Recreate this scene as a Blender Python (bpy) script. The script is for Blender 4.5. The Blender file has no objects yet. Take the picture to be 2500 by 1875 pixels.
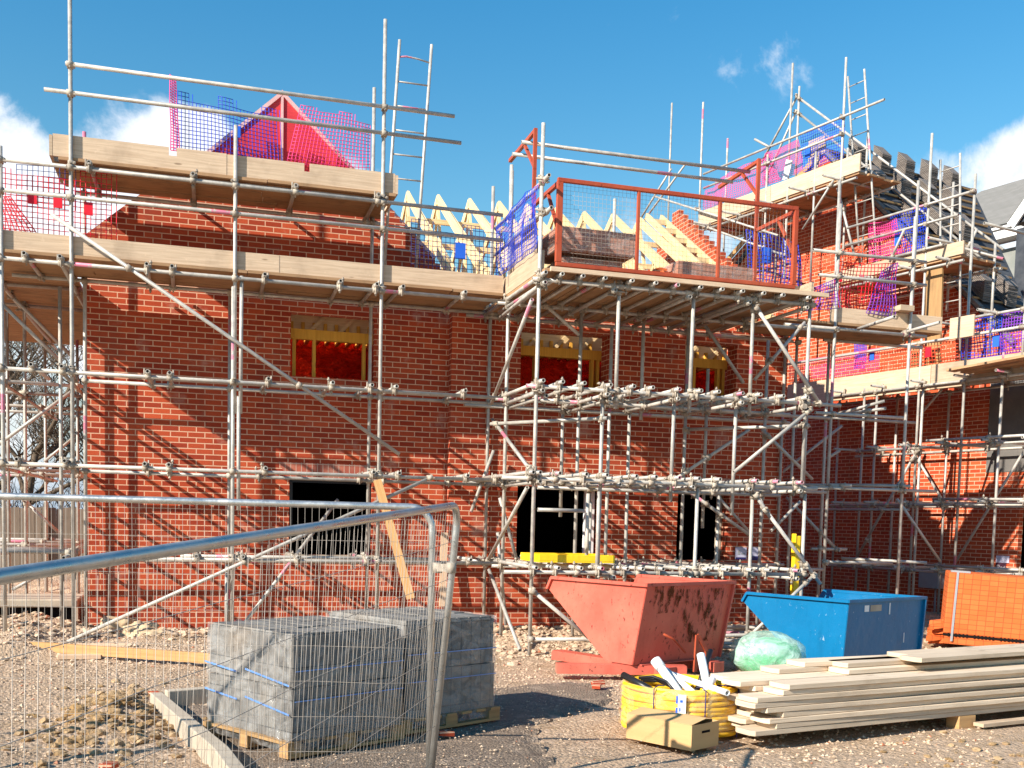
import bpy, math, random, bmesh
from mathutils import Vector, Matrix, noise
random.seed(7)
S = bpy.context.scene
COL = S.collection
V = Vector

# ---------------------------------------------------------------- camera, sky, sun, exposure
F_PX, CX, CY, CAMZ = 2575.0, 1242.0, 1457.0, 1.65          # lens measured on the 2500 x 1875 photograph
def cam_rotation():
    rx, ry, rz = 0.0707755375, 0.289178257, 0.0239710786
    B = Matrix(((1,0,0),(0,0,-1),(0,1,0)))
    Yw = Matrix(((math.cos(ry),-math.sin(ry),0),(math.sin(ry),math.cos(ry),0),(0,0,1)))
    Pt = Matrix(((1,0,0),(0,math.cos(rx),-math.sin(rx)),(0,math.sin(rx),math.cos(rx))))
    Rl = Matrix(((math.cos(rz),-math.sin(rz),0),(math.sin(rz),math.cos(rz),0),(0,0,1)))
    return Rl @ Pt @ B @ Yw
RM = cam_rotation()
cd = bpy.data.cameras.new('camera'); cam = bpy.data.objects.new('camera', cd); COL.objects.link(cam)
cd.sensor_width = 36; cd.sensor_fit = 'HORIZONTAL'; cd.lens = 36*F_PX/2500
cd.shift_x = (1250-CX)/2500; cd.shift_y = (CY-937.5)/2500
cd.clip_start = 0.05; cd.clip_end = 2000
M4 = Matrix((( RM[0][0], -RM[1][0], -RM[2][0], 0),( RM[0][1], -RM[1][1], -RM[2][1], 0),( RM[0][2], -RM[1][2], -RM[2][2], CAMZ),(0,0,0,1)))
cam.matrix_world = M4
S.camera = cam

SUN = V((1.5, .65, -1.0)).normalized()                      # the way the light travels
ld = bpy.data.lights.new('sun', 'SUN'); sun = bpy.data.objects.new('sun', ld); COL.objects.link(sun)
ld.energy = 5.0; ld.angle = math.radians(.55); ld.color = (1.0, .93, .82)
sun.rotation_euler = SUN.to_track_quat('-Z', 'Y').to_euler()
W = bpy.data.worlds.new('World'); S.world = W; W.use_nodes = True
def world():
    nt = W.node_tree; N = nt.nodes; L = nt.links; N.clear()
    out = N.new('ShaderNodeOutputWorld'); bg = N.new('ShaderNodeBackground'); L.new(bg.outputs[0], out.inputs[0])
    sky = N.new('ShaderNodeTexSky'); sky.sky_type = 'NISHITA'; sky.sun_disc = False
    sky.sun_elevation = math.asin(-SUN.z); sky.sun_rotation = math.radians(246.6)
    sky.air_density = 1.8; sky.dust_density = 0; sky.ozone_density = 5.0; sky.altitude = 0
    hs = N.new('ShaderNodeHueSaturation'); hs.inputs['Saturation'].default_value = 1.42; hs.inputs['Value'].default_value = 1.08
    L.new(sky.outputs[0], hs.inputs['Color'])
    tc = N.new('ShaderNodeTexCoord')
    sx = N.new('ShaderNodeSeparateXYZ'); L.new(tc.outputs['Generated'], sx.inputs[0])
    hz = N.new('ShaderNodeMapRange'); hz.interpolation_type = 'SMOOTHSTEP'; hz.inputs['From Min'].default_value = -.02; hz.inputs['From Max'].default_value = .20
    hz.inputs['To Min'].default_value = .95; hz.inputs['To Max'].default_value = 0; L.new(sx.outputs[2], hz.inputs['Value'])
    hm = N.new('ShaderNodeMix'); hm.data_type = 'RGBA'; hm.inputs['B'].default_value = (3.4, 4.6, 6.0, 1); L.new(hz.outputs[0], hm.inputs['Factor']); L.new(hs.outputs[0], hm.inputs['A'])
    nz = N.new('ShaderNodeTexNoise'); nz.inputs['Scale'].default_value = 9; nz.inputs['Detail'].default_value = 12; nz.inputs['Roughness'].default_value = .62
    nz.inputs['Distortion'].default_value = .25
    L.new(tc.outputs['Generated'], nz.inputs['Vector'])
    total = None
    # cumulus banks: direction, angular size (degrees), weight
    for (px, py, deg, w) in CLOUDS:
        d = sky_dir(px, py)
        dt = N.new('ShaderNodeVectorMath'); dt.operation = 'DOT_PRODUCT'; dt.inputs[1].default_value = d
        L.new(tc.outputs['Generated'], dt.inputs[0])
        mr = N.new('ShaderNodeMapRange'); mr.interpolation_type = 'SMOOTHSTEP'
        mr.inputs['From Min'].default_value = math.cos(math.radians(deg)); mr.inputs['From Max'].default_value = 1.0
        mr.inputs['To Min'].default_value = 0; mr.inputs['To Max'].default_value = w
        L.new(dt.outputs['Value'], mr.inputs['Value'])
        if total is None: total = mr.outputs[0]
        else:
            a = N.new('ShaderNodeMath'); a.operation = 'MAXIMUM'; L.new(total, a.inputs[0]); L.new(mr.outputs[0], a.inputs[1]); total = a.outputs[0]
    nm = N.new('ShaderNodeMath'); nm.operation = 'MULTIPLY_ADD'; L.new(nz.outputs[0], nm.inputs[0]); nm.inputs[1].default_value = 2.1; nm.inputs[2].default_value = -.52
    ad = N.new('ShaderNodeMath'); ad.operation = 'ADD'; L.new(total, ad.inputs[0]); L.new(nm.outputs[0], ad.inputs[1])
    th = N.new('ShaderNodeMapRange'); th.interpolation_type = 'SMOOTHSTEP'
    th.inputs['From Min'].default_value = .88; th.inputs['From Max'].default_value = 1.30; L.new(ad.outputs[0], th.inputs['Value'])
    nz2 = N.new('ShaderNodeTexNoise'); nz2.inputs['Scale'].default_value = 12; nz2.inputs['Detail'].default_value = 6
    L.new(tc.outputs['Generated'], nz2.inputs['Vector'])
    cr = N.new('ShaderNodeMapRange'); cr.inputs['From Min'].default_value = .35; cr.inputs['From Max'].default_value = .65
    cr.inputs['To Min'].default_value = .62; cr.inputs['To Max'].default_value = 1.0; L.new(nz2.outputs[0], cr.inputs['Value'])
    cc = N.new('ShaderNodeMix'); cc.data_type = 'RGBA'; cc.inputs['A'].default_value = (5.0, 5.6, 6.8, 1); cc.inputs['B'].default_value = (7.8, 8.0, 8.3, 1)
    L.new(cr.outputs[0], cc.inputs['Factor'])
    mx = N.new('ShaderNodeMix'); mx.data_type = 'RGBA'
    L.new(th.outputs[0], mx.inputs['Factor']); L.new(hm.outputs['Result'], mx.inputs['A']); L.new(cc.outputs['Result'], mx.inputs['B'])
    L.new(mx.outputs['Result'], bg.inputs['Color']); bg.inputs['Strength'].default_value = .082
def sky_dir(px, py):
    return (RM.transposed() @ V(((px-CX)/F_PX, (py-CY)/F_PX, 1))).normalized()
CLOUDS = [(-20,430,5.4,.95),(90,520,4.8,.80),(330,420,4.8,.95),(430,400,4.3,.95),(230,470,4.2,.85),(560,480,3.6,.56),(860,480,3,.42),(1600,740,8.5,.68),(2520,500,5.4,.85),(2350,480,4.0,.78),(2250,520,3.4,.6),(2420,620,5.5,.75),
          (1905,175,2.6,.20),(1940,200,1.6,.24),(1790,240,2.8,.38),(1770,165,1.8,.40),(1870,300,3.0,.36),(20,950,9,.6),(1480,660,4,.5)]
world()
S.view_settings.view_transform = 'Standard'; S.view_settings.look = 'None'
S.view_settings.gamma = 1; S.view_settings.exposure = .88
S.render.engine = 'CYCLES'; S.cycles.max_bounces = 8; S.cycles.transparent_max_bounces = 16
S.cycles.use_denoising = True

# ---------------------------------------------------------------- a pixel seen on a known plane becomes a point in the place
WU = V((-.235, .972, 0)).normalized(); WN = V((-WU.y, WU.x, 0)); W0 = V((14.1, 16.3, 0))   # the wing: along, outward, origin
def A(px, py, Y=None, Z=None, X=None, W=None):
    d = RM.transposed() @ V(((px-CX)/F_PX, (py-CY)/F_PX, 1)); C = V((0,0,CAMZ))
    if Y is not None: return C + d*(Y/d.y)
    if Z is not None: return C + d*((Z-CAMZ)/d.z)
    if X is not None: return C + d*(X/d.x)
    n = WN; P = W0 + n*W
    return C + d*(n.dot(P)/n.dot(V((d.x,d.y,0))))
def wt(p): return (V((p.x,p.y,0))-W0).dot(WU)
def WP(t, o, z): return W0 + WU*t + WN*o + V((0,0,z))
MWING = Matrix.Translation(W0) @ Matrix(((-WU.x, -WN.x, 0, 0),(-WU.y, -WN.y, 0, 0),(0,0,1,0),(0,0,0,1)))

# ---------------------------------------------------------------- mesh builder
class MB:
    def __init__(s, M=None, grain=None): s.v=[]; s.f=[]; s.m=[]; s.sm=[]; s.uv=[]; s.M=M; s.grain=grain
    def poly(s, pts, mi=0, smooth=False, uv=None):
        b=len(s.v); s.v += [V(p) for p in pts]; s.f.append(tuple(range(b,b+len(pts)))); s.m.append(mi); s.sm.append(smooth); s.uv.append(uv)
    def face(s, idx, mi=0, smooth=False, uv=None): s.f.append(tuple(idx)); s.m.append(mi); s.sm.append(smooth); s.uv.append(uv)
    def hexa(s, c, mi=0):
        b=len(s.v); s.v += [V(p) for p in c]
        for q in ((0,3,2,1),(4,5,6,7),(0,1,5,4),(1,2,6,5),(2,3,7,6),(3,0,4,7)): s.face([b+i for i in q], mi)
    def box(s, x0,x1,y0,y1,z0,z1, mi=0):
        s.hexa([(x0,y0,z0),(x1,y0,z0),(x1,y1,z0),(x0,y1,z0),(x0,y0,z1),(x1,y0,z1),(x1,y1,z1),(x0,y1,z1)], mi)
    def obox(s, o, e1, e2, e3, mi=0):
        o=V(o); e1=V(e1); e2=V(e2); e3=V(e3)
        s.hexa([o,o+e1,o+e1+e2,o+e2,o+e3,o+e1+e3,o+e1+e2+e3,o+e2+e3], mi)
    def beam(s, p, q, w, h, up=(0,0,1), mi=0):
        p=V(p); q=V(q); d=(q-p).normalized(); u=V(up); sx=d.cross(u)
        if sx.length<1e-4: sx=V((1,0,0))
        sx.normalize(); u2=sx.cross(d).normalized()
        s.obox(p-sx*w/2-u2*h/2, sx*w, q-p, u2*h, mi)
    def tube(s, p, q, r=.02415, n=10, hollow=True, mi=0, r2=None, cap=True):
        p=V(p); q=V(q); d=q-p; L=d.length
        if L<1e-6: return
        d/=L; a=d.orthogonal().normalized(); c=d.cross(a); r2=r if r2 is None else r2
        def ring(o, rr):
            b=len(s.v)
            for i in range(n):
                t=2*math.pi*i/n; s.v.append(o+(a*math.cos(t)+c*math.sin(t))*rr)
            return b
        b0=ring(p,r); b1=ring(q,r2)
        for i in range(n):
            j=(i+1)%n; u0,u1=i/n,(i+1)/n
            s.face((b0+i,b0+j,b1+j,b1+i), mi, True, ((0,u0),(0,u1),(L,u1),(L,u0)))
        if hollow and L>.3:
            for (o,b,sg,rr) in ((p,b0,1,r),(q,b1,-1,r2)):
                bi=ring(o,rr*.72); bd=ring(o+d*sg*.14,rr*.72)
                for i in range(n):
                    j=(i+1)%n
                    s.face((b+j,b+i,bi+i,bi+j) if sg>0 else (b+i,b+j,bi+j,bi+i), mi)
                    s.face((bi+j,bi+i,bd+i,bd+j) if sg>0 else (bi+i,bi+j,bd+j,bd+i), mi)
                s.face(tuple(range(bd,bd+n)) if sg<0 else tuple(range(bd+n-1,bd-1,-1)), mi)
        elif cap:
            s.face(tuple(range(b0+n-1,b0-1,-1)), mi); s.face(tuple(range(b1,b1+n)), mi)
    def path(s, pts, r, n=8, mi=0, closed=False, taper=None):
        pts=[V(p) for p in pts]; N=len(pts); rings=[]; prev=None
        for k,p in enumerate(pts):
            d=(pts[(k+1)%N]-pts[k-1]) if closed else (pts[min(k+1,N-1)]-pts[max(k-1,0)])
            d.normalize()
            if prev is None: a=d.orthogonal().normalized()
            else:
                a=prev-d*prev.dot(d)
                a = a.normalized() if a.length>1e-5 else d.orthogonal().normalized()
            prev=a; c=d.cross(a); b=len(s.v); rings.append(b)
            rr = r if taper is None else r+(taper-r)*k/max(1,N-1)
            for i in range(n):
                t=2*math.pi*i/n; s.v.append(p+(a*math.cos(t)+c*math.sin(t))*rr)
        L=0
        for k in range(N if closed else N-1):
            b0=rings[k]; b1=rings[(k+1)%N]; dl=(pts[(k+1)%N]-pts[k]).length
            for i in range(n):
                j=(i+1)%n; s.face((b0+i,b0+j,b1+j,b1+i), mi, True, ((L,i/n),(L,(i+1)/n),(L+dl,(i+1)/n),(L+dl,i/n)))
            L+=dl
        if not closed:
            s.face(tuple(range(rings[0]+n-1,rings[0]-1,-1)), mi); s.face(tuple(range(rings[-1],rings[-1]+n)), mi)
    def prism(s, poly, y0, y1, mi=0):
        """poly is a list of (x, z) counter-clockwise seen from -y"""
        n=len(poly); b=len(s.v)
        s.v += [V((x,y0,z)) for x,z in poly] + [V((x,y1,z)) for x,z in poly]
        s.face(tuple(range(b,b+n)), mi); s.face(tuple(range(b+2*n-1,b+n-1,-1)), mi)
        for i in range(n):
            j=(i+1)%n; s.face((b+j,b+i,b+n+i,b+n+j), mi)
    def wall(s, x0,x1,z0,z1,y0,y1, holes=(), mi=0):
        xs=sorted({x0,x1}|{h[0] for h in holes}|{h[1] for h in holes}); zs=sorted({z0,z1}|{h[2] for h in holes}|{h[3] for h in holes})
        inh=lambda x,z: any(h[0]<x<h[1] and h[2]<z<h[3] for h in holes)
        solid={}
        for i in range(len(xs)-1):
            for k in range(len(zs)-1):
                solid[i,k]= not inh((xs[i]+xs[i+1])/2,(zs[k]+zs[k+1])/2)
        for (i,k),ok in solid.items():
            if not ok: continue
            a,b,c,d=xs[i],xs[i+1],zs[k],zs[k+1]
            s.poly([(a,y0,c),(b,y0,c),(b,y0,d),(a,y0,d)],mi); s.poly([(b,y1,c),(a,y1,c),(a,y1,d),(b,y1,d)],mi)
            if not solid.get((i-1,k),False): s.poly([(a,y1,c),(a,y0,c),(a,y0,d),(a,y1,d)],mi)
            if not solid.get((i+1,k),False): s.poly([(b,y0,c),(b,y1,c),(b,y1,d),(b,y0,d)],mi)
            if not solid.get((i,k-1),False): s.poly([(a,y1,c),(b,y1,c),(b,y0,c),(a,y0,c)],mi)
            if not solid.get((i,k+1),False): s.poly([(a,y0,d),(b,y0,d),(b,y1,d),(a,y1,d)],mi)
    def build(s, name, mats, parent=None, label=None, bevel=0, origin=None):
        me=bpy.data.meshes.new(name)
        vs = s.v if s.M is None else [s.M@v for v in s.v]
        pm = Matrix.Identity(4)
        off = V((0,0,0))
        if parent is not None: off = V(parent.get('_o', (0,0,0)))
        elif origin is not None: off = V(origin)
        vs=[v-off for v in vs]
        me.from_pydata([tuple(v) for v in vs], [], s.f)
        if not isinstance(mats,(list,tuple)): mats=[mats]
        for m in mats: me.materials.append(m)
        me.polygons.foreach_set('material_index', s.m); me.polygons.foreach_set('use_smooth', s.sm)
        ul=me.uv_layers.new(name='UVMap'); uvs=[]
        for fi,f in enumerate(s.f):
            if s.uv[fi] is not None: 
                for t in s.uv[fi]: uvs += [t[0],t[1]]
                continue
            P=[s.v[i] for i in f]; n=(P[1]-P[0]).cross(P[2]-P[1])
            if n.length<1e-12 and len(P)>3: n=(P[2]-P[1]).cross(P[3]-P[2])
            ax=max(range(3),key=lambda k:abs(n[k]))
            if s.grain is not None:
                g=V(s.grain).normalized(); nn=n.normalized() if n.length>0 else V((0,0,1)); o=nn.cross(g)
                if o.length<.2: o=V((0,0,1)) if abs(g.z)<.9 else V((1,0,0)); 
                o.normalize(); gg = g if abs(nn.dot(g))<.8 else g.orthogonal().normalized()
                for p in P: uvs += [p.dot(gg), p.dot(o)]
            else:
                for p in P: uvs += ([p.y,p.z] if ax==0 else [p.x,p.z] if ax==1 else [p.x,p.y])
        ul.data.foreach_set('uv', uvs)
        me.update()
        o=bpy.data.objects.new(name, me); COL.objects.link(o)
        if bevel:
            md=o.modifiers.new('bevel','BEVEL'); md.width=bevel; md.segments=2; md.limit_method='ANGLE'; md.angle_limit=math.radians(40)
        if parent is not None: o.parent=parent
        else: o.location=off
        o['_o']=tuple(off)
        if label: o['label']=label
        return o
def tag(o, label, cat, group=None):
    o['label']=label; o['category']=cat
    if group: o['group']=group
    return o
def struct(o): o['kind']='structure'; return o
def stuff(o, label=None, cat=None):
    o['kind']='stuff'
    if label: o['label']=label; o['category']=cat
    return o
def thing(name, label, cat, loc=(0,0,0), group=None):
    o=bpy.data.objects.new(name,None); COL.objects.link(o); o.location=loc; o['_o']=tuple(loc); o.empty_display_size=.2
    return tag(o,label,cat,group)
def rnd(a,b): return random.uniform(a,b)
# ---------------------------------------------------------------- materials
class NT:
    def __init__(s, name):
        s.m=bpy.data.materials.new(name); s.m.use_nodes=True; s.t=s.m.node_tree; s.N=s.t.nodes; s.L=s.t.links; s.N.clear()
        s.out=s.N.new('ShaderNodeOutputMaterial'); s.b=s.N.new('ShaderNodeBsdfPrincipled'); s.L.new(s.b.outputs[0], s.out.inputs[0])
    def n(s,k,**kw):
        x=s.N.new(k)
        for a,b in kw.items(): setattr(x,a,b)
        return x
    def put(s,x,i,v):
        if hasattr(v,'is_linked') or isinstance(v,bpy.types.NodeSocket): s.L.new(v,x.inputs[i])
        else: x.inputs[i].default_value=v
    def coord(s,k='UV'): return s.n('ShaderNodeTexCoord').outputs[k]
    def mapping(s,v,scale=(1,1,1),loc=(0,0,0)):
        m=s.n('ShaderNodeMapping'); s.L.new(v,m.inputs[0]); m.inputs['Scale'].default_value=scale
        if isinstance(loc,bpy.types.NodeSocket): s.L.new(loc,m.inputs['Location'])
        else: m.inputs['Location'].default_value=loc
        return m.outputs[0]
    def noise(s,v,scale,detail=4,rough=.55,dist=0):
        x=s.n('ShaderNodeTexNoise'); s.L.new(v,x.inputs['Vector']); x.inputs['Scale'].default_value=scale; x.inputs['Detail'].default_value=detail
        x.inputs['Roughness'].default_value=rough; x.inputs['Distortion'].default_value=dist; return x.outputs[0]
    def vor(s,v,scale,feat='F1',out='Distance'):
        x=s.n('ShaderNodeTexVoronoi'); x.feature=feat; s.L.new(v,x.inputs['Vector']); x.inputs['Scale'].default_value=scale; return x.outputs[out]
    def ramp(s,f,a,b,lo=0,hi=1,smooth=True):
        x=s.n('ShaderNodeMapRange'); x.interpolation_type='SMOOTHSTEP' if smooth else 'LINEAR'
        s.put(x,'Value',f); x.inputs['From Min'].default_value=a; x.inputs['From Max'].default_value=b; s.put(x,'To Min',lo); s.put(x,'To Max',hi); return x.outputs[0]
    def mix(s,f,a,b,mode='MIX'):
        x=s.n('ShaderNodeMix'); x.data_type='RGBA'; x.blend_type=mode
        for k,v in (('Factor',f),('A',a),('B',b)):
            if isinstance(v,bpy.types.NodeSocket): s.L.new(v,x.inputs[k])
            else: x.inputs[k].default_value = v if k=='Factor' else (tuple(v)+(1,) if len(v)==3 else v)
        return x.outputs['Result']
    def math(s,op,a,b=0):
        x=s.n('ShaderNodeMath'); x.operation=op; s.put(x,0,a); s.put(x,1,b); return x.outputs[0]
    def objrand(s): return s.n('ShaderNodeObjectInfo').outputs['Random']
    def hsv(s,c,h=.5,sa=1.,v=1.):
        x=s.n('ShaderNodeHueSaturation'); s.put(x,'Color',c); s.put(x,'Hue',h); s.put(x,'Saturation',sa); s.put(x,'Value',v); return x.outputs[0]
    def bump(s,h,strength=.4,dist=.01):
        x=s.n('ShaderNodeBump'); s.put(x,'Height',h); x.inputs['Strength'].default_value=strength; x.inputs['Distance'].default_value=dist
        s.L.new(x.outputs[0],s.b.inputs['Normal'])
    def done(s,col,rough=.8,metal=0,spec=.4):
        s.put(s.b,'Base Color', col if isinstance(col,bpy.types.NodeSocket) else tuple(col)+(1,))
        s.put(s.b,'Roughness',rough); s.put(s.b,'Metallic',metal); s.b.inputs['Specular IOR Level'].default_value=spec
        return s.m

def m_brick(name, c1, c2, mortar, dirt=.35):
    k=NT(name); uv=k.coord('UV')
    jig=k.noise(uv,9,2); 
    b=k.n('ShaderNodeTexBrick'); k.L.new(uv,b.inputs['Vector'])
    b.inputs['Scale'].default_value=1; b.inputs['Brick Width'].default_value=.225; b.inputs['Row Height'].default_value=.075
    b.inputs['Mortar Size'].default_value=.0072; b.inputs['Mortar Smooth'].default_value=.25; b.inputs['Bias'].default_value=-.1
    b.offset=.5; b.inputs['Color1'].default_value=(0,0,0,1); b.inputs['Color2'].default_value=(1,1,1,1); b.inputs['Mortar'].default_value=(.5,.5,.5,1)
    mid=tuple((x+y)/2 for x,y in zip(c1,c2))
    col=k.mix(b.outputs['Color'],c1,c2)
    big=k.noise(uv,.55,4,.6); col=k.mix(k.ramp(big,.42,.68,0,.30),col,(mid[0]*.70,mid[1]*.62,mid[2]*.7))
    gr=k.noise(k.mapping(uv,(14,60,14)),2.5,5,.7); col=k.mix(k.ramp(gr,.35,.75,0,.35),col,(c1[0]*.55,c1[1]*.5,c1[2]*.55))
    bl=k.noise(uv,2.1,5,.65); 
    mcol=k.mix(k.noise(uv,30,3),mortar,tuple(x*.72 for x in mortar))
    full=k.mix(b.outputs['Fac'],col,mcol)
    full=k.mix(k.ramp(bl,.56,.76,0,.50),full,(.52,.36,.28))                 # mortar smears and efflorescence
    full=k.mix(k.ramp(k.noise(k.mapping(uv,(1.6,.35,1)),1.3,4),.5,.8,0,dirt),full,(.10,.055,.04))
    k.bump(k.math('ADD',k.math('MULTIPLY',b.outputs['Fac'],-1.0),k.math('MULTIPLY',gr,.35)),.55,.006)
    return k.done(full,.88,spec=.25)
M={}
M['brick']=m_brick('red facing brick',(.33,.041,.016),(.58,.098,.034),(.78,.46,.30))
M['brick2']=m_brick('orange red facing brick',(.40,.055,.018),(.58,.105,.032),(.78,.46,.30),.25)
def m_arch():
    k=NT('soldier course brick'); uv=k.coord('UV')
    b=k.n('ShaderNodeTexBrick'); k.L.new(k.mapping(uv,(1,1,1)),b.inputs['Vector']); b.inputs['Scale'].default_value=1
    b.inputs['Brick Width'].default_value=.075; b.inputs['Row Height'].default_value=.6; b.inputs['Mortar Size'].default_value=.005; b.offset=0
    b.inputs['Color1'].default_value=(.34,.085,.055,1); b.inputs['Color2'].default_value=(.46,.12,.07,1); b.inputs['Mortar'].default_value=(.5,.36,.28,1)
    c=k.mix(k.ramp(k.noise(uv,3,4),.4,.7,0,.4),b.outputs['Color'],(.45,.25,.18)); return k.done(c,.9)
M['arch']=m_arch()
def m_tube(name, c, c2, pinkamt, rough=.5, metal=.12):
    k=NT(name); uv=k.coord('UV'); ob=k.coord('Object'); r=k.objrand()
    nn=k.noise(ob,7,6,.65); col=k.mix(k.ramp(nn,.36,.66),c,c2)
    sp=k.noise(ob,55,3,.6); col=k.mix(k.ramp(sp,.58,.72,0,.55),col,(.74,.70,.64))
    dk=k.noise(ob,16,5,.7); col=k.mix(k.ramp(dk,.56,.76,0,.55),col,(.20,.165,.135))
    col=k.hsv(col,v=k.ramp(r,0,1,.80,1.10,False))
    if pinkamt:
        s=k.n('ShaderNodeSeparateXYZ'); k.L.new(uv,s.inputs[0])
        u=k.math('ADD',s.outputs[0],k.math('MULTIPLY',r,7.3)); f=k.math('FRACT',k.math('MULTIPLY',u,.27)); band=k.math('MULTIPLY',k.ramp(f,.40,.405),k.ramp(f,.46,.465,1,0))
        w=k.math('MULTIPLY',band,k.ramp(k.noise(ob,14,4),.36,.50)); on=k.ramp(k.math('FRACT',k.math('MULTIPLY',r,13.7)),.52,.53)
        col=k.mix(k.math('MULTIPLY',k.math('MULTIPLY',w,on),pinkamt),col,(.58,.12,.22))
    k.bump(sp,.25,.002)
    return k.done(col,k.ramp(nn,.3,.7,rough-.12,rough+.15),metal,.5)
M['tube']=m_tube('galvanised scaffold tube',(.37,.345,.31),(.52,.475,.41),.8)
M['coupler']=m_tube('mortar splashed coupler steel',(.27,.22,.17),(.50,.43,.34),0,.7,.1)
M['fence']=m_tube('galvanised fence steel',(.42,.42,.40),(.54,.53,.50),0,.34,.75)
M['wire']=NT('fence wire').done((.36,.31,.26),.5,.2)
def m_wood(name, c, c2, dirt, dc=(.12,.09,.06), sc=1.0, rough=.85):
    k=NT(name); uv=k.coord('UV'); r=k.objrand()
    cv=k.n('ShaderNodeCombineXYZ'); k.L.new(r,cv.inputs[0]); k.L.new(r,cv.inputs[1])
    mp=k.mapping(uv,(1.2*sc,26*sc,1),loc=k.math('MULTIPLY',r,9)) if 0 else k.mapping(uv,(1.2*sc,26*sc,1))
    ad=k.n('ShaderNodeVectorMath'); ad.operation='ADD'; k.L.new(mp,ad.inputs[0]); sv=k.n('ShaderNodeVectorMath'); sv.operation='SCALE'; k.L.new(cv.outputs[0],sv.inputs[0]); sv.inputs['Scale'].default_value=31; k.L.new(sv.outputs[0],ad.inputs[1])
    g=k.noise(ad.outputs[0],1.6,6,.62,.4); col=k.mix(k.ramp(g,.3,.7),c,c2)
    st=k.noise(uv,1.7,5,.6); col=k.mix(k.ramp(st,.48,.72,0,dirt),col,dc)
    sp=k.noise(uv,11,4,.6); col=k.mix(k.ramp(sp,.62,.74,0,.4),col,(c[0]*1.15,c[1]*1.15,c[2]*1.15))
    kn=k.vor(k.mapping(uv,(1.4,5,1)),1.3); col=k.mix(k.ramp(kn,.05,.11,.6,0),col,(.13,.07,.035))
    col=k.hsv(col,v=k.ramp(r,0,1,.82,1.12,False))
    k.bump(g,.5,.004); return k.done(col,rough,spec=.2)
M['board']=m_wood('weathered scaffold board',(.64,.48,.33),(.50,.36,.24),.50,(.30,.21,.14))
M['deck']=m_wood('dirty scaffold decking',(.48,.29,.155),(.36,.205,.105),.55,(.12,.08,.05))
M['truss']=m_wood('fresh sawn truss timber',(.82,.61,.34),(.68,.48,.24),.08,(.5,.33,.15))
M['stud']=m_wood('yellow stud timber',(.72,.38,.06),(.60,.29,.04),.12,(.3,.13,.02))
M['pallet']=m_wood('pallet wood',(.50,.30,.13),(.38,.22,.10),.4,(.16,.1,.06))
M['fresh']=m_wood('fresh pine batten',(.52,.30,.13),(.42,.23,.09),.15,(.4,.22,.08))
M['salmonwood']=m_wood('pale offcut',(.72,.50,.33),(.62,.42,.27),.2,(.3,.2,.13))
def m_paint(name, c, wear, wc, rough=.45, chip=.66, fade=None):
    k=NT(name); ob=k.coord('Object')
    fd=fade or tuple(min(1,x*1.25+.03) for x in c)
    col=k.mix(k.ramp(k.noise(ob,1.4,5,.6),.35,.7,0,.6),c,fd)
    st=k.noise(k.mapping(ob,(5,5,.9)),1.6,5,.65); col=k.mix(k.ramp(st,.50,.78,0,.35),col,tuple(x*.5 for x in c))
    ch=k.noise(k.mapping(ob,(9,9,5)),2.4,7,.72); col=k.mix(k.ramp(ch,chip,chip+.05,0,wear),col,wc)
    dn=k.noise(ob,2.6,3,.5); k.bump(k.math('ADD',k.math('MULTIPLY',dn,3.0),k.math('MULTIPLY',ch,.3)),.6,.012); return k.done(col,k.ramp(ch,chip,chip+.05,rough,.85),0,.4)
M['salmon']=m_paint('faded red skip paint',(.56,.10,.065),.95,(.07,.018,.012),.5,.60,(.66,.20,.13))
M['blue']=m_paint('blue skip paint',(.002,.135,.30),.8,(.45,.52,.58),.36,.64,(.004,.165,.36))
M['redsteel']=m_paint('red oxide gate steel',(.36,.055,.02),.8,(.12,.022,.012),.5,.6,(.46,.10,.04))
M['yellow']=m_paint('yellow plastic',(.88,.55,.01),.25,(.4,.25,.05),.4,.68)
def m_ground(name, c1, c2, c3, scale=1., moss=0):
    k=NT(name); ob=k.coord('Object')
    v=k.vor(ob,34*scale,'F1','Color'); s=k.n('ShaderNodeSeparateColor'); k.L.new(v,s.inputs[0])
    col=k.mix(s.outputs[0],c1,c2); n=k.noise(ob,1.1,6,.62); col=k.mix(k.ramp(n,.40,.64),col,c3)
    f=k.noise(ob,90*scale,4,.7); col=k.mix(k.ramp(f,.35,.7,.55,0),col,tuple(x*.35 for x in c1))
    lg=k.noise(ob,7,5,.6); col=k.mix(k.ramp(lg,.5,.72,0,.45),col,tuple(min(1,x*1.25) for x in c2))
    if moss: col=k.mix(k.ramp(k.noise(ob,2.3,6,.65),.52,.64,0,moss),col,(.20,.115,.03))
    d=k.vor(ob,34*scale); k.bump(k.math('ADD',k.math('MULTIPLY',d,-1),k.math('MULTIPLY',f,.7)),.9,.02)
    return k.done(col,.95,spec=.15)
M['gravel']=m_ground('sandy rubble',(.50,.345,.225),(.70,.51,.355),(.60,.42,.275),1.,.28)
M['tarmac']=m_ground('dusty road planings',(.21,.155,.115),(.46,.345,.255),(.36,.265,.19),1.5)
def m_stone():
    k=NT('rubble stone'); ob=k.coord('Object'); v=k.vor(ob,26,'F1','Color'); s=k.n('ShaderNodeSeparateColor'); k.L.new(v,s.inputs[0])
    col=k.mix(s.outputs[0],(.40,.28,.185),(.64,.48,.34)); col=k.mix(k.ramp(s.outputs[1],.96,.97),col,(.42,.15,.08)); return k.done(col,.95,spec=.15)
M['stone']=m_stone()
M['earth']=m_ground('dug clay',(.46,.30,.16),(.60,.42,.25),(.40,.24,.10),.6,.25)
def m_conc(name,c,c2,sc=3):
    k=NT(name); ob=k.coord('Object'); n=k.noise(ob,sc,6,.65); col=k.mix(k.ramp(n,.35,.7),c,c2); f=k.noise(ob,60,3); k.bump(f,.4,.004); return k.done(col,.92,spec=.2)
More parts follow.
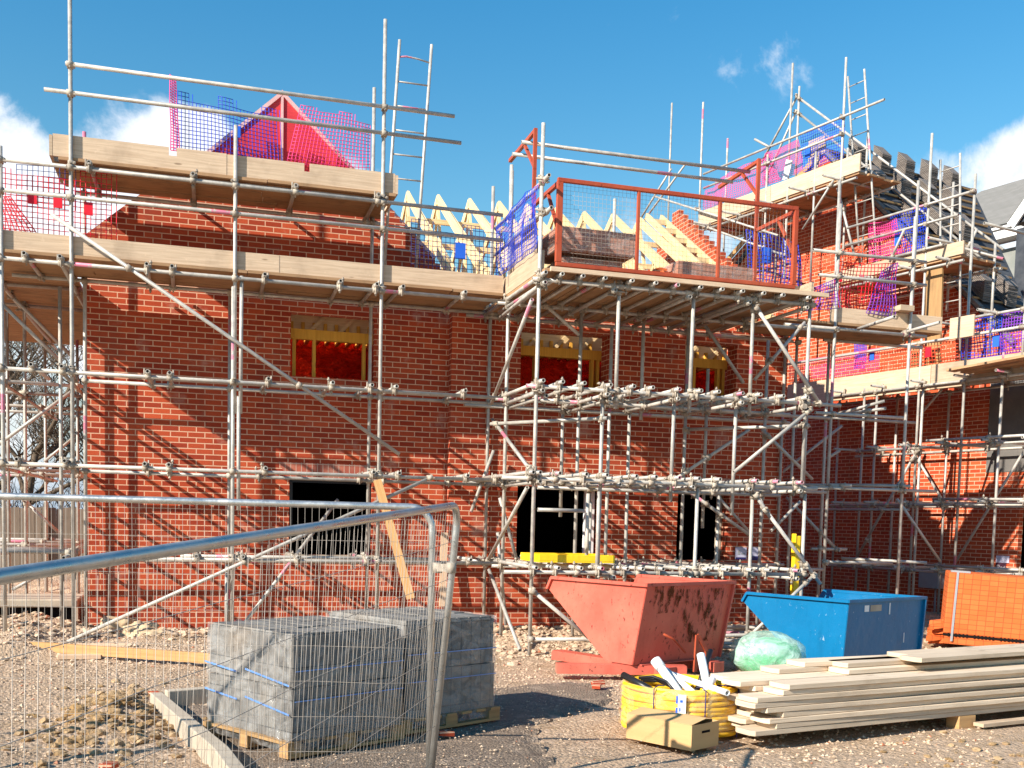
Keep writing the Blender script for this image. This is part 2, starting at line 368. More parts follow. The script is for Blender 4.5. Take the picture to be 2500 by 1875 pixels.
M['concrete']=m_conc('concrete',(.40,.33,.25),(.50,.42,.32))
M['render']=m_conc('grey render',(.22,.23,.21),(.27,.27,.25))
M['dark']=NT('painted interior shade').done((.012,.010,.010),.9,spec=.05)  # near-black paints in the unlit depth of rooms and holes
M['osb']=m_conc('interior board',(.30,.20,.10),(.22,.14,.07))
M['sheath']=m_conc('grey sheathing board',(.13,.12,.11),(.17,.155,.14))
def m_film(name,c,rough,alpha,foil=0,sc=6):
    k=NT(name); ob=k.coord('Object'); n=k.noise(k.mapping(ob,(1,1,1.4)),sc,6,.65,1.2); n2=k.vor(ob,sc*1.6)
    k.bump(k.math('ADD',n,k.math('MULTIPLY',n2,.5)),.9,.03); m=k.done(c,rough,foil,.6)
    if isinstance(alpha,tuple): k.put(k.b,'Alpha',k.ramp(n,.38,.62,alpha[0],alpha[1]))
    return m
M['wrap']=m_film('clear shrink wrap',(.62,.60,.57),.10,(.06,.30),0,5)
M['wrap2']=m_film('yellowed shrink wrap',(.85,.68,.40),.18,(.10,.35),0,7)
M['foil']=m_film('red reflective membrane',(.50,.014,.002),.15,1,.9,5)
M['pink']=None
def m_pink():
    k=NT('red breather membrane'); ob=k.coord('Object'); n=k.noise(ob,2.2,5,.6); st=k.noise(k.mapping(ob,(1,1,9)),4,3)
    col=k.mix(k.ramp(n,.35,.7),(.60,.032,.040),(.66,.055,.058)); col=k.mix(k.ramp(st,.55,.75,0,.3),col,(.55,.02,.05)); k.bump(st,.3,.01); return k.done(col,.6,spec=.35)
M['pink']=m_pink()
def m_block():
    k=NT('grey concrete block'); uv=k.coord('UV'); b=k.n('ShaderNodeTexBrick'); k.L.new(uv,b.inputs['Vector']); b.inputs['Scale'].default_value=1
    b.inputs['Brick Width'].default_value=.105; b.inputs['Row Height'].default_value=.215; b.inputs['Mortar Size'].default_value=.004; b.offset=0
    b.inputs['Color1'].default_value=(.12,.11,.10,1); b.inputs['Color2'].default_value=(.20,.185,.165,1); b.inputs['Mortar'].default_value=(.035,.035,.035,1)
    ob=k.coord('Object'); sp=k.noise(ob,140,2,.5); c=k.mix(k.ramp(sp,.55,.68,0,.3),b.outputs['Color'],(.30,.29,.27)); c=k.mix(k.ramp(k.noise(ob,2,4),.5,.75,0,.5),c,(.26,.17,.09))
    return k.done(c,.9)
M['block']=m_block()
def m_pack(name,c1,c2,mo,bw,rh):
    k=NT(name); uv=k.coord('UV'); b=k.n('ShaderNodeTexBrick'); k.L.new(uv,b.inputs['Vector']); b.inputs['Scale'].default_value=1
    b.inputs['Brick Width'].default_value=bw; b.inputs['Row Height'].default_value=rh; b.inputs['Mortar Size'].default_value=.003; b.offset=0
    b.inputs['Color1'].default_value=c1+(1,); b.inputs['Color2'].default_value=c2+(1,); b.inputs['Mortar'].default_value=mo+(1,)
    k.bump(k.math('MULTIPLY',b.outputs['Fac'],-1),.5,.01); c=k.mix(k.ramp(k.noise(uv,2,5),.45,.75,0,.35),b.outputs['Color'],tuple(x*.6 for x in c1)); return k.done(c,.75)
M['opack']=m_pack('orange brick pack',(.60,.115,.018),(.68,.15,.03),(.30,.05,.01),.11,.07)
M['bpack']=m_pack('brown brick pack',(.46,.19,.12),(.54,.25,.16),(.16,.075,.05),.225,.07)
M['rtile']=m_pack('grey brown roof tile edge',(.17,.14,.12),(.27,.225,.19),(.025,.02,.02),1.0,.028)
def m_slate():
    k=NT('grey roof slate'); uv=k.coord('UV'); b=k.n('ShaderNodeTexBrick'); k.L.new(uv,b.inputs['Vector']); b.inputs['Scale'].default_value=1
    b.inputs['Brick Width'].default_value=.33; b.inputs['Row Height'].default_value=.2; b.inputs['Mortar Size'].default_value=.006
    b.inputs['Color1'].default_value=(.20,.185,.16,1); b.inputs['Color2'].default_value=(.235,.215,.19,1); b.inputs['Mortar'].default_value=(.13,.12,.10,1); return k.done(b.outputs['Color'],.7)
M['slate']=m_slate()
M['felt']=m_conc('dark roof underlay',(.045,.05,.06),(.075,.08,.09))
M['whitepaint']=m_conc('white painted board',(.74,.74,.73),(.82,.82,.81))
M['white']=NT('white plastic').done((.82,.82,.80),.35)
M['pvc']=m_conc('white plastic pipe',(.74,.74,.70),(.86,.86,.84),5)
M['black']=NT('black plastic').done((.016,.015,.016),.38)
M['greypl']=m_conc('grey plastic box',(.26,.26,.27),(.32,.32,.33))
M['ypipe']=m_conc('yellow gas pipe',(.86,.46,.012),(.90,.56,.03),3)
M['card']=m_wood('brown cardboard',(.56,.34,.15),(.60,.38,.175),.08,(.4,.25,.12),.3,.8)
M['tape']=NT('blue packing strap').done((.13,.27,.60),.35)
M['sack']=m_conc('hessian sacking',(.46,.33,.20),(.60,.45,.29),9)
M['bark']=m_conc('tree bark',(.095,.068,.045),(.16,.115,.08),8)
M['shrub']=m_conc('winter brushwood',(.085,.06,.042),(.14,.10,.065),7)
M['hoard']=m_wood('weathered site fence boards',(.17,.135,.10),(.23,.18,.135),.3,(.08,.06,.045),.6)
M['gbag']=m_film('green plastic sheet',(.02,.50,.16),.3,1,0,9)
M['bagclear']=m_film('clear polythene',(.55,.80,.66),.14,(.30,.70),0,4)
M['signp']=NT('purple sign board').done((.10,.035,.06),.5); M['signt']=NT('pale sign print').done((.55,.50,.50),.6)
M['signb']=NT('navy sign print').done((.02,.015,.10),.5); M['signw']=NT('lilac white sign board').done((.50,.48,.60),.5)
for nm,c in dict(netred=(.72,.012,.03),netblue=(.015,.05,.52),netnavy=(.02,.03,.16),netpink=(.80,.05,.25),netpurple=(.20,.04,.42),netorange=(.80,.10,.04)).items():
    k=NT(nm.replace('net','')+' safety netting'); M[nm]=k.done(c,.45)
    tr=k.b.inputs.get('Transmission Weight')
M['tagblue']=NT('blue netting tag').done((.02,.12,.62),.5); M['tagred']=NT('red netting tag').done((.75,.01,.03),.5)
M['pinkedge']=m_conc('pale pink primed batten',(.78,.50,.46),(.70,.40,.38))
M['boardpale']=m_wood('dusty pale scaffold board',(.74,.59,.43),(.60,.46,.32),.45,(.36,.26,.17))
def m_rust():
    k=NT('rust runs'); ob=k.coord('Object'); uv=k.coord('UV'); n=k.noise(k.mapping(ob,(7,7,1.6)),2.2,6,.7); n2=k.noise(ob,18,5,.7)
    m=k.done(k.mix(n2,(.05,.016,.010),(.20,.06,.02)),.9,spec=.1); k.put(k.b,'Alpha',k.math('MULTIPLY',k.ramp(n,.50,.60),k.ramp(n2,.36,.50))); return m
M['rust']=m_rust()
# ---------------------------------------------------------------- ground
def gh(x,y):
    """height of the ground"""
    z = .020*noise.noise(V((x*.9,y*.9,0))) + .014*noise.noise(V((x*3.1,y*3.1,3)))
    if y>12.4:                                                   # rubble banked against the houses
        f=min(1,(y-12.4)/1.6); z += f*(.07+.10*noise.noise(V((x*1.3,y*1.5,5)))+.07*noise.noise(V((x*4,y*4,9)))+.04*abs(noise.noise(V((x*9,y*9,2)))))
    if x<-1.2 and y>12.8: z += min(1,(-1.2-x)/.8)*.10*(1+noise.noise(V((x*2.3,y*2.3,1))))
    d=math.hypot((x+.5)/1.0,(y-8.6)/1.6)                          # dug patch at the near left
    if x<.1 and 5<y<10.5:
        e=max(0,1-d); z += -.03*e + .10*e*abs(noise.noise(V((x*5,y*5,7)))) + .05*e*noise.noise(V((x*12,y*12,4)))
    if x<-.1: z += .13*math.exp(-((x+.62)/.28)**2-((y-8.9)/1.0)**2)*(1+.8*noise.noise(V((x*7,y*7,2))))
    if y>5 and y<12.6 and -6<x<.2: z += .035*noise.noise(V((x*6,y*6,11)))
    return z
def build_ground():
    m=MB(); x0,x1,y0,y1=-14,24,1.0,34; nx,ny=330,300
    for j in range(ny+1):
        t=j/ny; y=y0+(y1-y0)*(t**1.25)
        for i in range(nx+1):
            x=x0+(x1-x0)*i/nx; m.v.append(V((x,y,gh(x,y))))
    for j in range(ny):
        for i in range(nx):
            a=j*(nx+1)+i; m.face((a,a+1,a+nx+2,a+nx+1),0,True)
    g=struct(m.build('ground',M['gravel']))
    f=MB(); f.poly([(-400,-60,-.16),(400,-60,-.16),(400,700,-.16),(-400,700,-.16)]); struct(f.build('far_ground',M['gravel']))
build_ground()
def build_road():
    # the patch of dusty planings inside the kerbs
    m=MB(); pts=[]
    edge=[(.55,3.2),(.22,6.9),(-.28,9.25),(.2,9.6),(1.6,9.9),(2.9,10.0),(3.8,10.3),(4.0,9.6),(3.6,8.9),(2.9,8.3),(2.5,7.6),(2.4,6.8),(2.2,6.0),(2.6,4.4),(3.0,3.0)]
    out=[]
    for i in range(len(edge)):
        a=V(edge[i]+(0,)); b=V(edge[(i+1)%len(edge)]+(0,)); n=max(2,int((b-a).length/.08))
        for k in range(n):
            p=a+(b-a)*k/n; j=.0 if i<2 or i==14 else .10; out.append((p.x+j*noise.noise(p*5),p.y+j*noise.noise(p*5+V((9,9,9)))))
    bm=bmesh.new(); vs=[bm.verts.new((x,y,0)) for x,y in out]; bm.faces.new(vs); bmesh.ops.triangulate(bm,faces=bm.faces[:])
    for it in range(4):
        es=[e for e in bm.edges if e.calc_length()>.22]
        if not es: break
        bmesh.ops.subdivide_edges(bm,edges=es,cuts=1); bmesh.ops.triangulate(bm,faces=[f for f in bm.faces if len(f.verts)>3])
    for v in bm.verts: v.co.z = -.02 if v.is_boundary else .026+.008*noise.noise(v.co*2)
    me=bpy.data.meshes.new('road'); bm.to_mesh(me); bm.free(); me.materials.append(M['tarmac'])
    o=bpy.data.objects.new('road',me); COL.objects.link(o); struct(o)
build_road()
def stones():
    R=random.Random(3)
    for nm,n,lab,mat in (('gravel',15000,'loose stones and gravel over the site ground','stone'),):
        m=MB()
        for k in range(n):
            y=5.2+(15.0-5.2)*(R.random()**.8); c=.27*y; x=c+R.uniform(-.60,.62)*y
            if y>12.2 and R.random()<.15: pass
            inroad = .3<x<3.4 and 5<y<9.8
            r=R.uniform(.006,.019)*(.55 if inroad else 1.0)*(1.5 if y>12 else 1.0)
            if R.random()<.02: r*=1.5
            if y>14.9 and x>-1.5: continue
            z=max(gh(x,y),.034 if inroad else -9)+r*.25
            a=R.uniform(0,6.28); b=len(m.v); q=[]
            for dx,dy,dz in ((1,0,0),(0,1,0),(-1,0,0),(0,-1,0),(0,0,.8),(.1,.1,-.6)):
                s=r*R.uniform(.7,1.25); X=dx*math.cos(a)-dy*math.sin(a); Y=dx*math.sin(a)+dy*math.cos(a)
                m.v.append(V((x+X*s*1.2,y+Y*s,z+dz*s)))
            for t in ((0,1,4),(1,2,4),(2,3,4),(3,0,4),(1,0,5),(2,1,5),(3,2,5),(0,3,5)): m.face([b+i for i in t])
        stuff(m.build(nm,M[mat]),lab,'gravel')
stones()
def lumps(name,cx,cy,n,spread,rmin,rmax,mat,lab,cat,seed=1,flat=.6,z0=0):
    R=random.Random(seed); m=MB()
    for k in range(n):
        x=cx+R.gauss(0,spread[0]); y=cy+R.gauss(0,spread[1]); r=R.uniform(rmin,rmax); z=gh(x,y)+r*.2+z0
        bm=bmesh.new(); bmesh.ops.create_icosphere(bm,subdivisions=2 if r>.05 else 1,radius=r); b=len(m.v); o=V((R.random()*50,R.random()*50,0))
        for v in bm.verts:
            c=v.co*(1+.55*noise.noise(v.co/r*1.1+o)); m.v.append(V((x+c.x*1.2,y+c.y,z+c.z*flat)))
        for f in bm.faces: m.face([b+v.index for v in f.verts])
        bm.free()
    return stuff(m.build(name,M[mat]),lab,cat)
lumps('rubble',.9,14.5,900,(3.4,.3),.012,.05,'stone','broken stone rubble heaped along the brick wall base','rubble',2)
lumps('rubble',4.4,13.6,900,(1.5,.8),.012,.05,'stone','pale stony rubble under the loading bay scaffold','rubble',3)
lumps('rubble',7.0,13.2,500,(1.4,.9),.015,.06,'stone','stone rubble and debris behind the two skips','rubble',4)
lumps('rubble',-2.4,14.6,800,(.8,1.0),.012,.05,'stone','stone rubble spread at the left end of the house','rubble',5)
lumps('clods',-.58,8.8,620,(.26,.7),.008,.05,'earth','brown clods of dug clay beside the concrete kerb','earth',6)
lumps('clods',7.4,6.3,420,(1.2,.35),.008,.035,'earth','sandy lumps of earth in front of the board stack','earth',8)
def kerb(pts,name,lab):
    m=MB()
    for a,b in zip(pts,pts[1:]): m.beam(V(a+(.045,)),V(b+(.045,)),.10,.19)
    return tag(m.build(name,M['concrete'],bevel=.008),lab,'kerb')
kerb([(-.32,9.33),(.16,7.05),(.40,5.2)],'concrete_kerb','pale concrete kerb edging running towards the viewer beside the dug clay')
kerb([(-.24,9.42),(.62,9.75)],'concrete_kerb','short concrete edging at the far side of the dark planings, behind the wrapped blocks')

# ---------------------------------------------------------------- the main brick house
YW=15.2; YO=YW+.10
H=[(1.26,2.43,1.12,2.19),(4.56,5.90,1.12,2.19),(7.16,8.04,1.12,2.19)]
U=[(1.26,2.43,3.62,4.48),(4.56,5.94,3.60,4.48),(7.20,8.08,3.60,4.48)]
STEP=.20
house=thing('brick_house','unfinished red brick house with open truss roof and two rows of empty window openings','house',(3.5,YW,0))
def main_house():
    m=MB()
    m.wall(-1.43,3.52,-.2,4.70,YW,YO,[H[0],U[0]])
    # brick gable above, toothed top hidden by the top platform
    st=[]; x=3.52; z=5.12
    while z<6.35: st+=[(x,z),(x-.10,z)] if 0 else [(x,z)]; z+=.075; st+=[(x,z)]; x-=.075
    m.prism([(-1.43,4.70),(3.52,4.70)]+st+[(x,6.38),(2.18,6.38),(2.18,6.52),(1.74,6.52),(1.74,6.38),(-.15,6.38),(-1.43,5.27)],YW,YO)
    m.wall(3.52,8.98,-.2,4.70,YW-STEP,YO,[H[1],H[2],U[1],U[2]])
    m.build('wall',M['brick'],house)
    e=MB(); e.wall(YO,24.0,-.2,4.70,0,.1); e.M=Matrix(((0,-1,0,-1.33),(1,0,0,0),(0,0,1,0),(0,0,0,1)))
    e.build('wall',M['brick'],house)
    e=MB(); e.wall(YO,24.0,-.2,4.70,0,.1); e.M=Matrix(((0,-1,0,8.98),(1,0,0,0),(0,0,1,0),(0,0,0,1)))
    e.build('wall',M['brick'],house)
    e=MB(); e.box(-1.33,8.88,23.9,24.0,-.2,4.7); e.build('wall',M['brick'],house)
    # inner timber leaf, storey floors and partitions
    yl=YO+.06
    for h in U:
        s=MB(grain=(0,0,1))
        a,b,c,d=h
        s.box(a-.05,b+.05,yl,yl+.09,4.16,4.30)                    # head plate
        s.box(a-.05,b+.05,yl+.004,yl+.094,c-.12,c-.02)
        for x in (a+.04,a+.32,b-.14,b-.05): s.box(x,x+.045,yl+.002,yl+.09,c-.02,4.16)
        for i in range(9): s.box(a+.03+i*.16,a+.075+i*.16,yl+.3,yl+1.6,4.335,4.45)
        s.build('stud_frame',M['stud'],house)
        s=MB(grain=(1,0,0)); s.box(a-.2,b+.2,yl+.35,yl+.39,4.36,4.72); [s.beam((a-.1+k*.42,yl+.30,4.34),(a+.25+k*.42,yl+.30,4.70),.05,.03,up=(0,1,0)) for k in range(4)]; s.build('header',M['truss'],house)
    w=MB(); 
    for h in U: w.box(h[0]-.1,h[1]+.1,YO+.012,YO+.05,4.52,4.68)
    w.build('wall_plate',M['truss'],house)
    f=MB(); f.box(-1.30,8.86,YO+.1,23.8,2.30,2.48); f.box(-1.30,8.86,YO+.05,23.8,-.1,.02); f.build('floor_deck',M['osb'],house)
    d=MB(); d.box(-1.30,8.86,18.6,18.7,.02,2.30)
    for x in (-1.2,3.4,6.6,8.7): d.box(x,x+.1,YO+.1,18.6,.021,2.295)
    d.build('partition',M['dark'],house)  # near-black colour stands in for the unlit ground floor rooms
    r=MB(); 
    for x0,x1,y in ((-.6,3.38,17.0),(3.55,6.6,16.7),(6.7,8.7,16.9)): r.box(x0,x1,y,y+.05,2.49,4.62)
    for x in (3.42,6.62): r.box(x,x+.05,YO+.35,18,2.49,4.6)
    r.build('membrane_lining',M['foil'],house,'crinkled red reflective membrane lining seen through the upper windows')
    # window reveals and soldier arches
    for a,b,c,d in H:
        fr=MB(); z=c if c>1 else .02
        fr.box(a,a+.05,YO-.04,YO+.02,z,d); fr.box(b-.05,b,YO-.04,YO+.02,z,d); fr.box(a+.05,b-.05,YO-.04,YO+.02,d-.05,d)
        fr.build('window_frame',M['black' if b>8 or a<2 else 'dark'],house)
        ar=MB(); yy=YW-.004 if a<2 else YW-STEP-.004
        ar.prism([(a-.02,d),(b+.02,d),(b+.16,d+.225),(a-.16,d+.225)],yy,yy+.02); ar.build('brick_arch',M['arch'],house)
    wf=MB(); wf.box(5.80,5.86,YO-.10,YO-.045,1.13,2.17); wf.box(5.70,5.74,YO-.10,YO-.045,1.13,2.17)
    wf.build('window_frame',M['whitepaint'],house,'white frame strips at the right of the middle ground floor opening')
    wf=MB(); wf.box(7.95,8.03,YO-.10,YO-.045,1.13,2.17); wf.build('window_frame',M['concrete'],house)
    si=MB(); si.box(1.2,2.49,YW-.03,YW-.001,1.05,1.12); si.build('sill',M['concrete'],house)
    cl=MB(); cl.box(1.5,2.1,YW-.012,YW+.01,.55,.98); cl.build('mortar_patch',M['sheath'],house) if 0 else None
    # gable spandrel panel behind the brick
    ax,az=1.13,7.50; g=MB(); yb=YO+.09
    sl=.93
    def gp(x0): return az-sl*abs(x0-ax)
    g.prism([(-1.25,gp(-1.25)),(-1.25,4.72),(3.30,4.72),(3.30,gp(3.30)),(ax,az)],yb,yb+.06)
    g.build('gable_panel',M['pink'],house,'bright red membrane faced timber gable panel')
    t=MB(grain=(1,0,0))
    t.beam((-1.28,yb-.005,gp(-1.28)+.0),(ax+.02,yb-.005,az+.02),.04,.05); t.beam((ax-.02,yb-.007,az+.02),(3.33,yb-.007,gp(3.33)+.0),.04,.05)
    t.beam((ax,yb-.012,5.4),(ax,yb-.012,az-.03),.035,.02,up=(0,1,0)); t.build('rake_batten',M['pinkedge'],house)
main_house()
def trusses():
    yr,zr=19.1,7.50; y0,z0=14.72,4.80
    n=0
    for i in range(9):
        x=3.62+.565*i
        if i==0:
            m=MB(grain=(0,1,.6)); 
            m.beam((x,y0,z0-.05),(x,yr+.02,zr-.05),.04,.15); m.beam((x,yr+.01,zr-.05),(x,23.6,z0-.05),.04,.15)
            m.beam((x,15.0,4.86),(x,23.4,4.86),.038,.11)
            for (a,b) in (((16.6,4.9),(17.1,6.15)),((17.1,6.15),(18.2,4.9)),((18.2,4.9),(19.1,7.3)),((19.1,7.3),(20.1,4.9)),((20.1,4.9),(21.1,6.15))):
                m.beam((x,a[0],a[1]),(x,b[0],b[1]),.036,.075)
            m.beam((x+.05,15.6,5.35),(x+.05,yr-.5,7.1),.036,.12)
            base=m.build('roof_truss',M['truss'],house)
            bx=x
        else:
            o=base.copy(); COL.objects.link(o); o.parent=house; o.location=(x-bx+rnd(-.03,.03),0,rnd(-.01,.03))
    b=MB(grain=(1,0,0))
    for (y,z) in ((17.3,6.10),(18.5,6.82),(16.0,5.15),(17.5,4.98),(19.2,6.6)): b.box(3.5,8.5,y,y+.045,z,z+.085)
    b.build('truss_brace',M['truss'],house)
    l=MB(grain=(0,1,.6))                                           # gable ladder at the right end
    for x in (8.25,8.55): l.beam((x,14.75,4.86),(x,19.1,7.55),.04,.12)
    for k in range(9): l.beam((8.25,15.2+k*.45,5.15+k*.278),(8.55,15.2+k*.45,5.15+k*.278),.04,.09)
    l.build('gable_ladder',M['truss'],house)
    r=MB(); r.wall(14.9,19.4,4.7,4.72,0,.1); r=MB(M=Matrix(((0,-1,0,9.0),(1,0,0,0),(0,0,1,0),(0,0,0,1))))
    P=[(15.0,4.7),(23.4,4.7)]; k=19.2; z=23.4
    top=[]
    while z>19.2: top.append((z,4.98+(23.4-z)*.68)); z-=.225; top.append((z,top[-1][1]))
    down=[(19.2-(a-19.2),b) for a,b in reversed(top)]
    r.prism([(15.0,4.7),(23.4,4.7)]+top+down,0,.1); r.build('gable_wall',M['brick2'],house)
trusses()
# brick pier behind the nets
def small_pier():
    m=MB(); m.box(3.7,4.75,14.85,YW-STEP-.01,4.705,4.95); 
    for k in range(5):
        for j in range(3-abs(k-2)//2): m.box(3.74+k*.2,3.92+k*.2,14.88,14.98,4.952+j*.07,5.015+j*.07)
    return m
def loose_bricks():
    R=random.Random(5); m=MB()
    for lay in range(4):
        for k in range(5-lay//2):
            x=3.05+k*.12+R.uniform(-.01,.01); z=4.70+lay*.072; m.box(x,x+.10,14.12,14.33,z,z+.068)
    return tag(m.build('brick_stack',M['brick']),'small stack of red bricks on the platform behind the dark netting','bricks')
loose_bricks()

# ---------------------------------------------------------------- the wing with its gable, beyond
wing=thing('brick_house','taller brick house with a gable, tiles stacked on its roof, turned towards the main house','house',tuple(W0))
APX,APZ,EZ=-4.5,9.80,5.35
def wing_house():
    hole=[( .62,2.6,-.2,2.42)]
    m=MB(M=MWING); m.wall(-10,4.0,-.25,5.30,0,.12,hole+[(1.05,2.6,2.95,4.30)])
    m.prism([(-10,5.30),(.12,5.30),(APX,APZ),(-7.9,7.75),(-9.9,5.9)],0,.12)
    m.build('wall',M['brick2'],wing)
    d=MB(M=MWING); d.box(-9.9,3.9,2.2,2.3,-.2,5.2); d.box(-9.9,3.9,.2,2.2,2.45,2.6); d.build('partition',M['dark'],wing)  # near-black colour stands in for the unlit space behind the openings
    s=MB(M=MWING); s.box(-.10,.52,-.015,.05,2.78,4.56); s.box(.525,1.04,-.02,.05,2.78,4.56); s.build('wall_panel',M['sheath'],wing,'grey sheathing boards beside the dark upper opening')
    r=MB(M=MWING)                                                   # roof slopes run back from the gable
    def slope(x0,z0,x1,z1,y0,y1,th=.10):
        n=V((-(z1-z0),0,x1-x0)).normalized(); n=n if n.z>0 else -n
        r.hexa([(x0,y0,z0),(x1,y0,z1),(x1,y1,z1),(x0,y1,z0)]+[tuple(V(p)+n*th) for p in ((x0,y0,z0),(x1,y0,z1),(x1,y1,z1),(x0,y1,z0))])
    sl=(APZ-5.0)/(APX-.35)
    def up(x,y,dz=0): return (x,y,5.0+(x-.35)*sl+dz)
    r.hexa([up(.35,-.05),up(.35,.9),up(APX,5.0),up(APX,-.05),up(.35,-.05,.12),up(.35,.9,.12),up(APX,5.0,.12),up(APX,-.05,.12)])
    slope(-10.3,5.5,APX-.01,APZ-.01,-.05,5.0)
    r.build('roof_underlay',M['felt'],wing)
    b=MB(M=MWING,grain=(0,1,0)); k=0
    for i in range(20):
        x=.25-i*.27; z=5.0+(x-.35)*sl+.145; b.box(x,x+.04,-.06,.72+(.35-x)*.845,z-.015,z+.02) if x>APX else None
    b.build('roof_batten',M['pallet'],wing)
    m=MB(M=MWING); m.poly([(.35,.89,2.5),up(.35,.89),up(APX,4.98),(APX,4.98,2.5)]); m.poly([(APX,4.98,2.5),up(APX,4.98),(-10.3,4.98,5.5),(-10.3,4.98,2.5)]); m.build('rear_wall',M['brick2'],wing)
    v=MB(M=MWING)
    for i in range(13):
        x=.35-i*.37; z=5.0+(x-.35)*sl; v.obox((x,-.10,z+.06),(-.36,0,-.36*sl*-1 if 0 else .36*-sl),(0,.14,0),(.035,0,.06))
    v.build('verge_tile',M['rtile'],wing)
    e=MB(M=MWING,grain=(1,0,0)); e.beam((-7.95,-.07,7.75),(APX,-.07,APZ+.04),.03,.12,up=(1,0,1)); e.build('verge_board',M['fresh'],wing)
wing_house()
def tile_stack(x,y,n=11,w=.42,lab='',first=False):
    """a pile of roof tiles lying on the battens, tilted with the slope"""
    sl=(APZ-5.0)/(APX-.35); a=math.atan(sl); ex=V((-math.cos(a),0,-math.sin(a))); ez=V((0,0,1))
    z=5.0+(x-.35)*sl; o=V((x,y,z+.19)); R=random.Random(int(x*100+y*7))
    m=MB(M=MWING)
    for k in range(n):
        j=R.uniform(-.012,.012); tl=ez*.036*k+ex*(j-k*.004)
        m.obox(o+tl+V((0,j,0)),ex*.36,V((0,.30,0)),ez*.023)
    return tag(m.build('tile_stack',M['rtile']),lab,'roof tiles','stacks of roof tiles loaded on the gable roof')
TS=[(-4.0,.45+.78*i) for i in range(5)]+[(-3.15,.12+.80*i) for i in range(4)]+[(-2.2,.10+.82*i) for i in range(3)]+[(-1.25,.10+.85*i) for i in range(2)]+[(-.45,.10),(-.45,.80)]
rowname={-4.0:('topmost row of roof tile piles, %s pile from the near verge',5),-3.15:('second row down of roof tile piles, %s pile from the near verge',4),-2.2:('middle row of roof tile piles, %s pile from the near verge',3),-1.25:('second row up of roof tile piles, %s pile from the near verge',2),-.45:('lowest row of roof tile piles, %s pile from the near verge',2)}
cnt={}
for x,y in TS:
    k=cnt.get(x,0); cnt[x]=k+1; tile_stack(x,y,12,lab=rowname[x][0]%['first','second','third','fourth','fifth'][k])

# ---------------------------------------------------------------- finished house far right
def far_house():
    h=thing('rendered_house','finished grey house with slate roof and white fascia beyond the wing','house',tuple(WP(-6,-9,0)))
    O=-9
    p=lambda px,py,o=O: A(px,py,W=o)
    a=p(2325,603); b=p(2468,570); zf=(a.z+b.z)/2
    ta,tb=wt(a),wt(b)
    ta+=2.5; tb-=1.0
    def wp(t,o,z): return WP(t,O+o,z)
    m=MB(); m.obox(wp(ta,0,-.2),WU*(tb-ta),WN*-8,V((0,0,zf-.2+.0)))
    m.build('wall',M['render'],h)
    m=MB(); m.obox(wp(ta,.45,zf-.22),WU*(tb-ta),WN*-.05,V((0,0,.36))); m.build('fascia',M['whitepaint'],h)
    m=MB(); m.obox(wp(ta,.40,zf-.22),WU*(tb-ta),WN*-.5,V((0,0,.03))); m.build('soffit',M['whitepaint'],h)
    m=MB(); m.M=None
    q=[wp(ta,.5,zf+.14),wp(tb,.5,zf+.14),wp(tb,-4.5,zf+3.0),wp(ta+.0,-4.5,zf+3.0)]
    L=(q[1]-q[0]).length; D=(q[2]-q[1]).length
    m.poly(q,0,False,((0,0),(L,0),(L,D),(0,D))); m.poly([v-V((0,0,.12)) for v in reversed(q)])
    t2=tb-6; q=[wp(tb,.5,zf+.14),wp(t2,.5,zf+.14),wp(t2,-4.5,zf+3.0),wp(tb,-4.5,zf+3.0)]; L2=(q[1]-q[0]).length
    m.poly(q,0,False,((L,0),(L+L2,0),(L+L2,D),(L,D)))
    m.build('roof',M['slate'],h)
    # projecting gabled bay with open dark porch
    tb=wt(p(2470,572,O+1.05))-.12
    m=MB(); c=wp(tb,0,0); m.obox(wp(tb,.02,-.2),WU*-.35,WN*1.0,V((0,0,zf-.05))); m.obox(wp(tb-3.4,.02,-.2),WU*-.35,WN*1.0,V((0,0,zf-.05))); m.build('wall',M['felt'],h)
    m=MB(); m.obox(wp(tb-.35,.1,-.2),WU*-3.05,WN*.1,V((0,0,zf+.4))); m.build('timber_cladding',M['stud'],h)
    m=MB(); 
    m.beam(wp(tb+.12,1.1,zf-.15),wp(tb-1.9,1.1,zf+2.3),.06,.26,up=(0,0,1)); m.beam(wp(tb-3.9,1.1,zf-.15),wp(tb-1.9,1.1,zf+2.3),.06,.26); m.build('fascia',M['whitepaint'],h)
    m=MB(); m.poly([wp(tb+.1,1.02,zf-.1),wp(tb-3.9,1.02,zf-.1),wp(tb-1.9,1.02,zf+2.2)]); m.build('gable',M['felt'],h)
    m=MB(); q=[wp(tb+.2,1.15,zf-.05),wp(tb-1.9,1.15,zf+2.4),wp(tb-1.9,-4,zf+2.4),wp(tb+.2,-4,zf-.05)]; m.poly(q); m.build('roof',M['slate'],h)
    d=MB(); d.tube(A(2413,605,W=O+.1),A(2413,800,W=O+.1),.05,8,False); d.build('downpipe',M['greypl'],h)
far_house()

